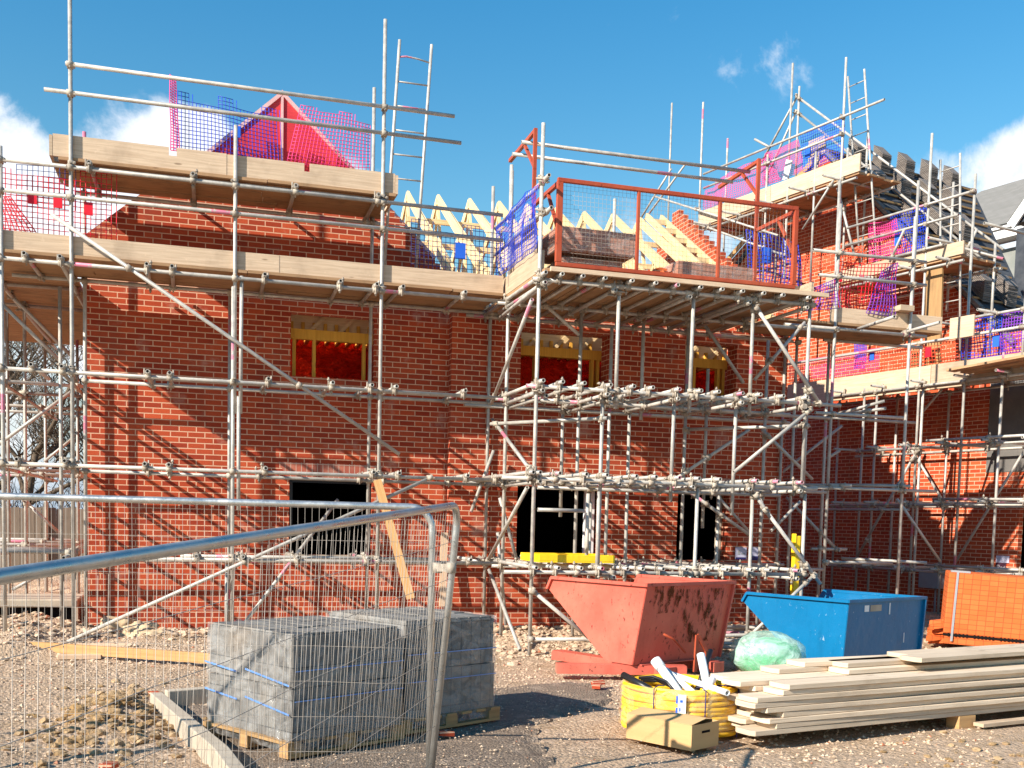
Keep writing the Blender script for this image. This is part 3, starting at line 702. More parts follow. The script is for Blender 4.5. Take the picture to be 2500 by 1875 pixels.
# ---------------------------------------------------------------- trees, hedge, site fence at the far left
def tree(x,y,h,seed,lab,spread=.5,trunk=.16):
    R=random.Random(seed); root=thing('bare_tree',lab,'tree',(x,y,0)); T=MB(); B=MB()
    def grow(p,d,L,r,lev):
        segs=4 if lev<2 else 3; pts=[p]
        for k in range(segs):
            d=(d+V((R.uniform(-1,1),R.uniform(-1,1),R.uniform(-.35,.75)))*(.13+.05*lev)).normalized(); pts.append(pts[-1]+d*L/segs)
        (T if lev==0 else B).path(pts,r,7 if lev<2 else 4 if lev<4 else 3,taper=r*.55)
        if lev>=6: return
        nb={0:5,1:4,2:4,3:3,4:3,5:2}[lev]
        for k in range(nb):
            t=R.uniform(.35,1) if lev else R.uniform(.35,1); i=min(segs-1,int(t*segs)); q=pts[i]+(pts[i+1]-pts[i])*(t*segs-i)
            a=R.uniform(0,6.28); side=V((math.cos(a),math.sin(a),R.uniform(-.05,.75))); nd=(d*.55+side*spread*(1.5 if lev<2 else 1.2)).normalized()
            grow(q,nd,L*R.uniform(.55,.82),max(.006,r*R.uniform(.42,.6)),lev+1)
    grow(V((x,y,-.2)),V((0,0,1)),h*.42,trunk,0)
    T.build('trunk',M['bark'],root); B.build('branches',M['bark'],root)
tree(-6.3,36,10.5,4,'bare winter tree standing behind the left scaffold, nearer the frame edge',.55,.22)
tree(-4.7,33,8.6,9,'smaller bare tree close to the left corner of the brick house',.6,.15)
tree(-7.9,40,11,12,'bare tree farthest left, mostly beyond the frame edge',.6,.2)
def hedge():
    R=random.Random(8); m=MB()
    for k in range(5200):
        x=R.uniform(-11,-2.0); y=R.uniform(29,31); z=abs(R.gauss(0,1.25)); 
        if z>3.2: continue
        d=V((R.uniform(-1,1),R.uniform(-1,1),R.uniform(.2,1.6))).normalized(); L=R.uniform(.3,.9); p=V((x,y,z)); s=d.orthogonal().normalized()*.012
        m.poly([p-s,p+s,p+d*L])
    stuff(m.build('brushwood_hedge',M['shrub']),'brown leafless brushwood hedge beyond the left scaffold','hedge')
hedge()
def hoarding():
    r=thing('site_fence','weathered dark boarded fence behind the left scaffold','fence',(-5,26,0)); m=MB(grain=(0,0,1))
    for k in range(58):
        x=-10.5+k*.152; m.box(x,x+.147,26+rnd(0,.01),26.03,0,1.72+rnd(-.03,.03))
    m.build('boards',M['hoard'],r); 
    for k in range(6):
        p=MB(grain=(0,0,1)); p.box(-10.3+k*1.75,-10.2+k*1.75,25.9,25.995,0,1.85); p.build('post',M['hoard'],r)
hoarding()
# ---------------------------------------------------------------- scaffolds
class Scaf:
    def __init__(s,label,loc,name='tube_scaffold'):
        s.root=thing(name,label,'scaffold',loc,'tube and coupler scaffolds round the two brick houses'); s.T=[]; s.n=0
    def t(s,kind,p,q,c=True,r=.02415):
        p=V(p); q=V(q); m=MB(); m.tube(p,q,r,12); o=m.build(kind,M['tube'],s.root); s.T.append((p,q,o,c)); return o
    # vertical / horizontal / free tubes located from the photograph on a known plane
    def v(s,px,y0,y1,Y,zb=None,c=True):
        a=A(px,y0,Y=Y); b=A(px,y1,Y=Y); m=A(px,(y0+y1)/2,Y=Y); x=m.x; zt=a.z; z0=b.z if zb is None else zb
        s.t('standard',(x,Y,z0),(x+rnd(-.008,.008),Y,zt),c)
    def h(s,px0,px1,px,py,Y,kind='ledger'):
        z=A(px,py,Y=Y).z; a=A(px0,py,Y=Y).x; b=A(px1,py,Y=Y).x; s.t(kind,(a,Y,z+rnd(-.006,.006)),(b,Y,z+rnd(-.006,.006)))
    def tr(s,px,py,Y,back,Z=None,kind='transom'):
        p=A(px,py,Y=Y); q=V((p.x+rnd(-.03,.03),back,p.z+rnd(-.012,.012))); s.t(kind,p,q)
    def d(s,a,b,kind='brace',**k):
        s.t(kind,A(*a,**k),A(*b,**k))
    def wv(s,px,y0,y1,o,zb=None):
        m=A(px,(y0+y1)/2,W=o); a=A(px,y0,W=o); b=A(px,y1,W=o); t=wt(m)
        s.t('standard',WP(t,o,b.z if zb is None else zb),WP(t,o,a.z))
    def wl(s,a,b,o,kind='ledger',level=True):
        p=A(*a,W=o); q=A(*b,W=o)
        if level: z=(p.z+q.z)/2; p.z=z; q.z=z
        s.t(kind,p,q)
    def part(s,name,mb,mat,label=None,bevel=0): return mb.build(name,mat,s.root,label,bevel)
    def couplers(s,maxn=98):
        out=[]
        for i in range(len(s.T)):
            p1,q1,o1,c1=s.T[i]; d1=q1-p1
            for j in range(i+1,len(s.T)):
                p2,q2,o2,c2=s.T[j]
                if not(c1 and c2): continue
                d2=q2-p2; w=p1-p2; a=d1.dot(d1); b=d1.dot(d2); c=d2.dot(d2); d=d1.dot(w); e=d2.dot(w); D=a*c-b*b
                if D<1e-3*a*c: continue
                u=(b*e-c*d)/D; v=(a*e-b*d)/D
                if not(-.02<u<1.02 and -.02<v<1.02): continue
                A1=p1+d1*u; A2=p2+d2*v; dist=(A1-A2).length
                if dist>.105: continue
                out.append((A1,A2,d1.normalized(),d2.normalized(),o1,dist))
        out.sort(key=lambda t:t[5]); R=random.Random(len(out))
        out.sort(key=lambda t:t[0].y); rest=MB()
        for ci,(a1,a2,e1,e2,o,dist) in enumerate(out):
            m=MB() if ci<maxn else rest
            if dist<.03: 
                n=e1.cross(e2).normalized(); 
            m.tube(a1-e1*.036,a1+e1*.036,.0365,8,False); m.tube(a2-e2*.036,a2+e2*.036,.0365,8,False)
            n=e1.cross(e2).normalized(); n = n if n.y<0 else -n
            c=(a1+a2)/2; side=e2*R.choice((-1,1))
            m.tube(a1+side*.042-n*.055,a1+side*.042+n*.082,.010,6,False); m.tube(a1+side*.042+n*.04,a1+side*.042+n*.062,.019,6,False)
            side=e1*R.choice((-1,1)); m.tube(a2+side*.042-n*.078,a2+side*.042+n*.05,.010,6,False); m.tube(a2+side*.042-n*.06,a2+side*.042-n*.04,.019,6,False)
            if ci<maxn: m.build('coupler',M['coupler'],o)
        if rest.f: r=rest.build('couplers',M['coupler'],s.root); r['kind']='stuff'
        return len(out)
def boards_x(m,x0,x1,ys,z,th=.038,w=.215,R=random.Random(1)):
    """scaffold boards lying along x, one per y"""
    for y in ys:
        a=R.uniform(-.05,.05); b=R.uniform(-.05,.05); cuts=[x0+a]; x=x0+R.uniform(1.2,3.7)
        while x<x1-.5: cuts.append(x); x+=R.uniform(2.2,3.9)
        cuts.append(x1+b)
        for c0,c1 in zip(cuts,cuts[1:]):
            dz=R.uniform(-.004,.006); m.box(c0+.004,c1-.004,y+R.uniform(-.004,.004),y+w,z+dz,z+dz+th)

# ---- front scaffold of the main house
YF,YI=13.85,14.95; YL=YF-.05
fs=Scaf('long galvanised tube scaffold in front of the main brick wall, with two timber platforms',(1.3,YF,0))
fs.v(176,-60,1568,YF,0.0); fs.v(574,306,1010,YF); fs.v(569,700,1495,YF,0.02); fs.v(588,674,1010,YF-.005,c=False); fs.v(553,1378,1495,YF,0.02,c=False)
fs.v(583,968,1245,YF-.01,c=False); fs.v(931,46,1470,YF,0.0); fs.v(1236,401,1560,YF,0.0); fs.v(7,357,1560,YF,0.1)
fs.v(1248,416,700,YF-.09,c=False)
for px,a in ((207,322),(904,213),(1194,454),(560,700)): fs.v(px,a,1400,YI,0.0)
fs.h(160,1111,640,219,YL,'guard_rail'); fs.h(108,1127,640,286,YL,'guard_rail')
fs.h(-60,1229,650,461,YL,'guard_rail'); fs.h(-60,1229,650,529,YL,'guard_rail')
fs.h(-60,1232,600,681,YL); fs.h(-60,1236,600,934,YL); fs.h(-60,1260,600,1152,YL); fs.h(350,1236,840,1371,YL); fs.h(440,1060,840,1362,YF+.06)
fs.h(30,1229,600,717,YI-.05); fs.h(205,1236,600,952,YI-.05); fs.h(205,1236,600,1163,YI-.05); fs.h(205,1236,700,1372,YI-.05)
def trz(pxs,Zl,y0,y1):
    for px in pxs:
        x=A(px,934 if Zl>2.5 else 1250,Y=y0).x if 0 else None
    return
def trow(s,pxs,z,Yf,back,kind='transom',pyguess=None):
    """transoms lying on the ledger at height z; px gives where each open end is seen"""
    for px in pxs:
        lo,hi=0,1875
        for it in range(26):
            mid=(lo+hi)/2; 
            if A(px,mid,Y=Yf).z>z: lo=mid
            else: hi=mid
        p=A(px,lo,Y=Yf); s.t(kind,(p.x,p.y,z),(p.x+rnd(-.03,.03),back+rnd(-.04,.04),z+rnd(-.008,.008)))
LZ=[A(840,1371,Y=YL).z,A(600,1152,Y=YL).z,A(600,934,Y=YL).z,A(600,681,Y=YL).z]
trow(fs,[58,146,358,420,647,832,921,985,1137],LZ[3]+.05,YL-.14,15.1)
trow(fs,[75,150,360,414,656,813,909,969,1137],LZ[2]+.05,YL-.14,15.12)
trow(fs,[40,157,353,412,649,913,976,1143],LZ[1]+.05,YL-.14,15.12)
trow(fs,[593,728,900,1150,300,480],LZ[0]+.05,YL-.14,15.12)
UZ=A(600,452,Y=YL).z
fs.h(165,945,600,452,YL+.14); fs.t('ledger',(-1.5,YI-.05,UZ),(2.5,YI-.05,UZ))
trow(fs,[217,471,723,925],UZ+.05,YL-.06,15.15)
fs.d((125,523),(975,1109),Y=YL-.06); fs.d((150,1574),(1041,1171),Y=YL-.06)
fs.t('brace',(.55,YF+.05,.2),(-.0+1.9,YI-.06,1.9))
m=MB(grain=(1,0,0)); boards_x(m,-2.5,3.93,[13.84,14.065,14.29,14.515,14.74],LZ[3]+.08); fs.part('deck',m,M['deck'])
m=MB(grain=(1,0,0)); boards_x(m,-1.62,2.44,[13.86,14.085,14.31,14.535,14.76],UZ+.08); fs.part('deck',m,M['deck'])
def toe(m,x0,x1,y,z0,z1,cuts=()):
    xs=[x0]+sorted(c for q in cuts for c in q)+[x1]
    for i in range(0,len(xs)-1):
        a,b=xs[i],xs[i+1]; notch=any(abs(a-q[0])<1e-6 for q in cuts)
        m.box(a,b,y,y+.036,z0,z1-(.10 if notch else 0)+rnd(-.004,.004))
m=MB(grain=(1,0,0)); toe(m,-2.52,1.0,YF+.03,LZ[3]+.12,LZ[3]+.345); fs.part('toe_board',m,M['board'])
m=MB(grain=(1,0,0)); toe(m,1.0,3.95,YF+.034,LZ[3]+.12,LZ[3]+.345); fs.part('toe_board',m,M['board'])
m=MB(grain=(1,0,0)); toe(m,-1.64,.35,YF+.03,UZ+.12,UZ+.375,[(-.33,-.24)]); fs.part('toe_board',m,M['board'])
m=MB(grain=(1,0,0)); toe(m,.35,2.46,YF+.034,UZ+.12,UZ+.375,[(1.30,1.37)]); fs.part('toe_board',m,M['board'])
m=MB(grain=(0,1,0)); m.box(2.464,2.50,YF+.03,15.0,UZ+.12,UZ+.36); fs.part('toe_board',m,M['board'])
m=MB(grain=(0,1,0)); m.box(-1.68,-1.645,YF+.03,15.0,UZ+.12,UZ+.36); fs.part('toe_board',m,M['board'])
fs.couplers()

# ---- return scaffold along the left end of the house
ls=Scaf('scaffold along the left end of the main house, seen receding behind the corner',(-2.2,17,0))
for px,y0,y1,Y in ((61,560,1490,17.0),(112,823,1430,20.2),(150,700,1562,YI),(190,830,1420,19.0),(20,640,1440,18.0)):
    ls.v(px,y0,y1,Y,0.0)
for z in LZ:
    for y in (15.6,17.05,19.05,20.25):
        if z>4 and y>18: continue
        ls.t('transom',(-3.9,y,z+.05+rnd(-.02,.02)),(-1.48,y,z+.05+rnd(-.02,.02)))
    ls.t('ledger',(-2.45,13.7,z),(-2.45,21.0,z)); ls.t('ledger',(-1.55,13.9,z),(-1.55,21.0,z))
for z in (LZ[0],):
    for k in range(4): ls.t('transom',(-4.2,14.4+k*.42,z+.05),(-1.5,14.4+k*.42,z+.05))
ls.d((0,693),(175,870),Y=16.2); ls.d((7,744),(150,885),Y=15.4); ls.d((-10,1090),(176,955),Y=15.6); ls.d((108,1127),(174,1073),Y=19.2)
ls.d((61,1224),(146,1302),Y=17.1); ls.d((30,1440),(95,1405),Y=16.5)
m=MB(grain=(1,0,0))
for k in range(26):
    y=14.97+k*.232; m.box(-2.50+rnd(-.03,.03),-1.56,y,y+.20,LZ[3]+.08,LZ[3]+.118) if 0 else m.box(-4.1+rnd(-.03,.03),-1.50,y,y+.212,LZ[3]+.085,LZ[3]+.123)
ls.part('deck',m,M['deck'])
for p,q in (((-3.9,13.9,LZ[3]+.6),(-3.9,20,LZ[3]+.6)),): ls.t('guard_rail',p,q)
ls.couplers(60)

# ---- loading bay
YB=12.35; YBL=YB-.05
bs=Scaf('loading bay scaffold standing forward of the main wall, with braces and a boarded platform',(5.8,13.1,0))
bs.v(1309,298,1600,YB,0.0)
for px,a,b in ((1507,690,998),(1688,704,1008),(1835,722,1015)): bs.v(px,a,b,YB)
bs.v(1967,728,1215,YB); bs.v(1958,1205,1600,YB,0.0)
for px,a,b in ((1641,965,1226),(1792,975,1258),(1466,945,1390),(1964,1018,1190)): bs.v(px,a,b,YB+.06)
for px,a,b in ((1696,1192,1530),(1830,1205,1600),(1460,1200,1420)): bs.v(px,a,b,YB,0.0 if b>1500 else None)
for px,a,b in ((1411,740,1400),(1568,790,1026),(1486,795,1400),(1372,965,1262),(1532,985,1420),(1670,800,1470),(1722,900,1290),(1862,830,1520),(1750,1195,1470),(1440,1225,1400)):
    bs.v(px,a,b,YF,0.0 if b>1380 else None)
for px,a,b in ((1905,800,1500),(1933,820,1500)): bs.v(px,a,b,YI,0.0)
BZ=[A(1500,1397,Y=YBL).z,A(1500,1172,Y=YBL).z,A(1317,943,Y=YBL).z,A(1322,682,Y=YBL).z]
bs.h(1300,1985,1322,682,YBL); bs.h(1285,2054,1317,943,YBL); bs.h(1225,1995,1500,1176,YBL); bs.h(1230,1962,1500,1398,YBL)
bs.h(1290,1740,1300,1562,YBL)
for z,py in zip(BZ,(1384,1163,950,752)):
    bs.t('ledger',(3.85,YF-.05,z),(9.0,YF-.05,z)); bs.t('ledger',(3.7,YI-.05,z+.02),(9.0,YI-.05,z+.02))
bs.t('ledger',(4.3,YF-.6,BZ[1]-.09),(7.9,YF-.6,BZ[1]-.09)); bs.t('ledger',(4.3,YF-.6,BZ[2]-.05),(8.0,YF-.6,BZ[2]-.05))
trow(bs,[1333,1374,1425,1479,1545,1603,1656,1713,1765,1815,1867,1914,1977],BZ[3]+.052,YBL-.16,15.0)
trow(bs,[1332],BZ[3]-.05,YBL-.1,14.2); trow(bs,[1503,1686,1832,1972],BZ[3]-.06,YBL-.08,13.95)
trow(bs,[1327,1375,1428,1492,1549,1595,1660,1713,1756,1814,1858,1914,1972],BZ[2]+.052,YBL-.16,14.4)
trow(bs,[1326,1484,1657,1813,1965],BZ[2]-.055,YBL-.08,13.95); trow(bs,[1334,1490],BZ[2]-.11,YBL-.02,14.0)
trow(bs,[1303,1320,1368,1433,1483,1555,1603,1660,1708,1759,1850,1902,1959],BZ[1]+.052,YBL-.16,14.8)
trow(bs,[1319,1515,1693,1833,1956],BZ[1]-.055,YBL-.08,14.0)
trow(bs,[1310,1365,1420,1471,1533,1570,1620,1677,1729,1776,1836,1881,1950],BZ[0]+.052,YBL-.16,15.0)
trow(bs,[1948,1690,1500],BZ[0]-.06,YBL-.08,14.2)
# frame of braces: on the near left side (x = 3.92), across the front and on the back row
for (a,b) in (((12.42,4.35),(14.15,3.28)),((14.1,3.05),(12.3,2.28)),((12.42,2.08),(14.15,1.12)),((14.1,.98),(12.55,.05))): bs.t('brace',(3.90,a[0],a[1]),(3.90,b[0],b[1]))
bs.t('brace',(3.96,12.4,4.5),(3.96,14.0,4.42),) 
bs.d((1846,750),(2000,984),Y=YB-.1); bs.d((1974,1004),(1792,1153),Y=YB-.1); bs.d((1865,1240),(2003,1425),Y=YB-.1) ; bs.d((1846,1210),(1880,1262),Y=YB-.1)
bs.d((1988,1404),(1807,1575),Y=YB-.1); bs.d((1299,1441),(1470,1585),Y=YB-.1); bs.d((1335,748),(1414,818),Y=YF-.1)
bs.d((1965,787),(1842,927),Y=YF-.1); bs.d((1722,795),(1815,935),Y=YF-.1); bs.d((1829,1049),(1642,1174),Y=YF-.1); bs.d((1860,1049),(1983,1170),Y=YF-.1)
bs.d((1954,1224),(1883,1296),Y=YF-.1); bs.d((1683,1201),(1838,1312),Y=YF-.1); bs.d((1748,1207),(1830,1300),Y=YI-.1); bs.d((1205,1100),(1150,1250),Y=YI-.1)
bs.t('ledger',A(1198,1035,Y=13.9),A(1483,1021,Y=12.32)); bs.t('ledger',A(1673,1049,Y=13.9),A(1975,1039,Y=12.3)); bs.h(1313,1424,1370,1245,YBL,'guard_rail')
bs.v(1434,1205,1400,YB+.3); bs.v(1497,485,700,YI)
bs.d((1220,1215),(1262,1370),Y=YF+.4); bs.d((1238,1560),(1215,1300),Y=14.6)
# side guard rails and outer posts of the platform
bs.t('guard_rail',(3.97,12.3,5.72),(3.97,14.4,5.70)); bs.t('guard_rail',(3.97,12.3,5.36),(3.97,14.4,5.34))
bs.t('transom',(3.99,12.15,5.75),(4.0,13.4,5.75)); bs.t('transom',(4.03,12.15,5.38),(4.03,13.4,5.38))
m=MB(grain=(0,1,0))
for k in range(17):
    x=3.99+k*.222; m.box(x,x+.205,12.22+rnd(-.03,.03),14.9,BZ[3]+.085+rnd(0,.005),BZ[3]+.123)
bs.part('deck',m,M['deck'])
m=MB(grain=(1,0,0)); m.box(4.05,7.85,12.17,12.215,BZ[3]+.083,BZ[3]+.135); bs.part('edge_board',m,M['board'])
m=MB(grain=(0,1,0)); m.box(3.985,4.022,12.35,14.0,BZ[3]+.125,BZ[3]+.36); bs.part('toe_board',m,M['board'])
m=MB(grain=(1,0,0)); m.box(7.0,7.85,12.9,12.936,BZ[3]+.125,BZ[3]+.37); m.box(7.852,7.89,12.6,13.3,BZ[3]+.125,BZ[3]+.37); bs.part('toe_board',m,M['board'])
m=MB(grain=(1,0,0)); m.box(4.06,4.1,12.9,13.9,BZ[3]+.2,BZ[3]+.85); bs.part('end_board',m,M['board'])
bs.couplers()

# ---- the front scaffold carries on to the right of the loading bay
rs=Scaf('scaffold run between the loading bay and the far wing, with skewed tubes',(10,YF,0))
rs.v(2029,495,1500,YF,0.0); rs.v(2212,526,1500,YF,0.0); rs.v(2041,440,900,YI); rs.v(2010,820,1500,YI,0.0)
rs.v(2234,440,760,YI)
rs.h(1985,2262,2120,625,YL,'guard_rail'); rs.h(1998,2262,2120,682,YL,'guard_rail')
rs.h(1915,2262,2080,807,YL); rs.h(2010,2252,2140,841,YI-.05); rs.h(1990,2205,2110,1014,YL); rs.h(1975,2283,2120,1194,YL); rs.h(1980,2067,2020,1341,YI); rs.h(2008,2178,2100,1374,YL)
rs.h(1990,2235,2110,1025,YI-.05)
for (a,b) in (((2080,1186),YL-.1),((2223,1187),YL-.1),((2263,1374),YL-.1)): 
    p=A(a[0],a[1],Y=b); rs.t('transom',p,(p.x-.9,p.y+.9,p.z+.02))
rs.t('transom',A(2095,803,Y=13.7),A(2184,773,Y=12.6)); rs.t('transom',A(2160,900+79,Y=14.1),A(2040,1012,Y=14.6)); rs.t('transom',A(2294,787,Y=13.3),A(2196,815,Y=13.9))
rs.t('transom',A(1700+461,997,Y=13.5),A(2019,1018,Y=14.6)); 
rs.d((2190,1218),(2295,1370),Y=15.4); rs.d((1960,1255),(2040,1340),Y=YI); rs.d((1920,1215),(2045,1343),Y=15.2)
rs.d((2050,1100),(2018,1120),Y=15.2); rs.d((1868,1185),(2055,1040),Y=15.6)
m=MB(grain=(1,0,0)); boards_x(m,8.0,10.9,[13.84,14.065,14.29,14.515,14.74],LZ[3]+.08); rs.part('deck',m,M['deck'])
m=MB(grain=(1,0,0)); m.box(9.0,10.95,YF+.03,YF+.066,LZ[3]+.12,LZ[3]+.345); rs.part('toe_board',m,M['board'])
m=MB(grain=(1,0,0)); p=A(2210,752,Y=13.75); m.box(p.x-.1,p.x+.14,13.72,13.98,4.95,5.03); rs.part('board_offcut',m,M['board'])
rs.couplers(60)

# ---- wing scaffold with its stepped platforms
ws=Scaf('scaffold of stepped platforms against the gable of the house at the right',tuple(WP(1,1.3,0)))
O=1.3; OL=1.35
for px,a,b,o,zb in ((2247,336,1450,O,0.0),(2354,433,1460,O,0.0),(2423,597,860,.35,None),(2320,447,760,.35,None),(2052,147,760,O,None),(1928,158,520,.2,None),(1947,213,440,.1,None),
                 (1985,373,700,O,None),(2061,365,760,.3,None),(2112,310,640,.2,None),(1634,255,640,.3,None),(1710,253,640,O,None),(1770,341,700,.2,None),(1868,380,700,O,None),(1843,474,700,.25,None),(1917,460,760,O,None),(1897,462,700,.2,None),
                 (2305,960,1460,.25,0.0),(2130,950,1460,O,0.0),(2180,960,1460,.25,0.0),(2040,960,1460,.25,0.0),(2450,860,880,O,None),(2500,700,900,O,None)):
    ws.wv(px,a,b,o,zb)
ws.wl((1718,419),(2159,250),OL,'guard_rail'); ws.wl((1718,456),(2054,331),OL,'guard_rail')
ws.wl((2069,552),(2381,470),OL,'guard_rail'); ws.wl((2064,597),(2340,527),OL,'guard_rail')
ws.wl((1904,883),(2560,800),OL,'guard_rail'); ws.wl((2354,777),(2560,745),OL,'guard_rail'); ws.wl((2180,630),(2303,595),OL,'ledger'); ws.wl((2130,735),(2340,700),.3)
for z,b in ((4.30,(2.7,-2.4)),(3.18,(2.0,-2.4)),(2.14,(2.6,-2.4)),(.94,(2.6,-2.4))):
    ws.t('ledger',WP(b[0],OL,z),WP(b[1],OL,z)); ws.t('ledger',WP(b[0]+1,.25,z),WP(b[1],.25,z))
ws.t('ledger',WP(.3,OL+.1,3.29),WP(-2.4,OL+.1,3.27)); ws.t('ledger',WP(.1,OL+.1,2.24),WP(-2.4,OL+.1,2.22)); ws.t('ledger',WP(.2,OL+.1,1.06),WP(-2.4,OL+.1,1.06))
ws.t('ledger',WP(6.9,OL,8.46),WP(2.3,OL,8.46)); ws.t('ledger',WP(6.9,.3,8.46),WP(2.3,.3,8.46)); ws.t('ledger',WP(3.0,OL,6.40),WP(-.2,OL,6.40)); ws.t('ledger',WP(3.0,.3,6.40),WP(-.2,.3,6.40))
for t in (6.6,5.6,4.6,3.6,2.7): ws.t('transom',WP(t,OL+.5,8.52),WP(t,.0,8.52))
for t in (2.7,1.8,.9,.1): ws.t('transom',WP(t,OL+.35,6.46),WP(t,.05,6.46))
for t in (2.4,1.4,.5,-.4,-1.2): ws.t('transom',WP(t,OL+.35,4.36),WP(t,.05,4.36))
for z in (3.23,2.19,.99):
    for t in (2.3,1.5,.75,-.05,-.95,-1.7): ws.t('transom',WP(t,OL+.28,z),WP(t+rnd(-.05,.05),.06,z))
for t in (1.9,.55,-1.05): ws.t('standard',WP(t,OL-.05,0),WP(t,OL-.05,4.4))
ws.t('brace',WP(1.9,OL+.05,1.0),WP(.55,OL+.05,3.1)); ws.t('brace',WP(.55,.3,.9),WP(-.9,.3,3.2)); ws.t('ledger',WP(3.2,OL+.1,2.05),WP(.6,OL+.1,2.05))
for t in (.2,-.9): ws.t('transom',WP(t,OL+.5,5.38),WP(t,.2,5.38)); ws.t('transom',WP(t,OL+.45,6.80),WP(t,.2,6.80))
ws.d((1952,240),(2450,610),W=.05,kind='guard_rail'); ws.d((1952,278),(2442,668),W=.05,kind='guard_rail')
ws.d((1945,238),(1860,395),W=.05,kind='guard_rail'); ws.d((1945,270),(1868,440),W=.05,kind='guard_rail')
ws.d((2035,440),(1960,560),W=OL+.06); ws.d((2208,560),(2172,640),W=OL+.05); ws.d((1677,396),(1571,540),W=1.0); ws.d((1639,412),(1560,540),W=1.0)
ws.d((1600,480),(1900,575),W=1.4); ws.d((1645,525),(1905,620),W=1.4); ws.d((2045,460),(2085,620),W=1.2); ws.d((2345,640),(2385,560),W=.8)
ws.d((2240,1020),(2300,950),W=.7); ws.d((2215,1080),(2300,1220),W=.5)
ws.wl((2310,595),(2450,632),1.0,'transom',False); ws.wl((1843,340),(1880,360),1.9,'transom',False)
def wdeck(t0,t1,z,n=5):
    m=MB(M=MWING,grain=(1,0,0))
    for k in range(n): m.box(-t0+rnd(-.04,.04),-t1+rnd(-.04,.04),-1.28+k*.228,-1.28+k*.228+.215,z,z+.038)
    ws.part('deck',m,M['deck'])
def wtoe(t0,t1,z,h=.225,o=1.31):
    m=MB(M=MWING,grain=(1,0,0)); m.box(-t0,-t1,-o,-o+.036,z,z+h); ws.part('toe_board',m,M['board'])
wdeck(7.0,2.3,8.55); wtoe(7.02,4.7,8.59,.34); wtoe(4.69,2.28,8.592,.34)
wdeck(3.0,-.1,6.49); wtoe(3.02,-.15,6.53)
wdeck(3.9,-2.6,4.39); wtoe(3.95,.4,4.22,.44); wtoe(.39,-2.6,4.225,.44)
m=MB(M=MWING,grain=(0,0,1)); p=A(2300,740,W=1.1); t=wt(p); m.obox((-t-.28,-1.15,p.z-1.15),(.34,0,0),(0,.04,0),(-.06,0,1.95)); m.obox((-t-.62,-1.1,p.z-1.15),(.16,0,0),(0,.04,0),(.02,0,.55)); ws.part('hung_board',m,M['pallet'],'rough brown boards hanging upright from the middle platform')
m=MB(M=MWING,grain=(1,0,0)); p=A(2345,800,W=1.6); t=wt(p); m.obox((-t-.22,-1.6,p.z-.17),(.22,0,0),(0,.03,0),(0,0,.36)); m.obox((-t+.002,-1.6,p.z-.17),(.26,0,0),(0,.03,0),(0,0,.36)); ws.part('board_offcut',m,M['board'])
m=MB(grain=WU); 
q=A(2330,915,W=1.6); 
for k in range(4): m.obox(q+WU*(-.1*k)+WN*(-.24*k)+V((0,0,.04-.02*k)),-WU*2.6+V((0,0,.12)),WN*.22,V((0,0,.038)))
ws.part('loose_board',m,M['deck'],'scaffold boards sticking out at the right end of the low platform')
ws.couplers(98)
print('tubes',[len(x.T) for x in (fs,ls,bs,rs,ws)])

# ---------------------------------------------------------------- ladders
def ladder(lab,foot,top,width_dir,w,rung=.27,bend=None):
    r=thing('ladder',lab,'ladder',tuple(foot),'steel pole ladders'); f=V(foot); t=V(top); wd=V(width_dir).normalized()*w
    for s in (0,1):
        m=MB(); m.tube(f+wd*s,t+wd*s,.021,8,False); m.build('stile',M['tube'],r)
    n=int((t-f).length/rung); d=(t-f).normalized(); R=random.Random(n)
    for k in range(n):
        a=t-d*(.22+k*rung); b=a+wd; m=MB()
        if bend and k==0: m.path([a,a+wd*.25+V((0,0,.02)),a+wd*.6+V((0,0,.01)),b-V((0,0,.02))],.011,6)
        else: m.tube(a,b,.011,6,False)
        m.build('rung',M['tube'],r)
T0=A(976,97,Y=14.55); B0=A(954,422,Y=14.65); R0=A(1048,108,Y=14.55)
dl=(B0-T0); foot=T0+dl*((T0.z-4.75)/(T0.z-B0.z))
ladder('steel pole ladder rising against the blue sky from the main platform, its top rung bent',foot,T0,R0-T0,.44,.315,True)
o=.9; T0=A(2070,187,W=o); B0=A(2088,466,W=o); R0=A(2110,171,W=o); dl=B0-T0; foot=T0+dl*((T0.z-6.6)/(T0.z-B0.z)); wd=R0-T0; wd.z=0
ladder('steel pole ladder reaching above the highest platform of the gable scaffold',foot,T0,wd,wd.length,.34)
o=1.0; T0=A(2296,390,W=o); B0=A(2296,640,W=o); R0=A(2344,376,W=o); dl=B0-T0; foot=T0+dl*((T0.z-4.5)/(T0.z-B0.z)); wd=R0-T0; wd.z=0
ladder('steel pole ladder at the right of the gable scaffold, in front of the grey roof',foot,T0,wd,wd.length,.34)
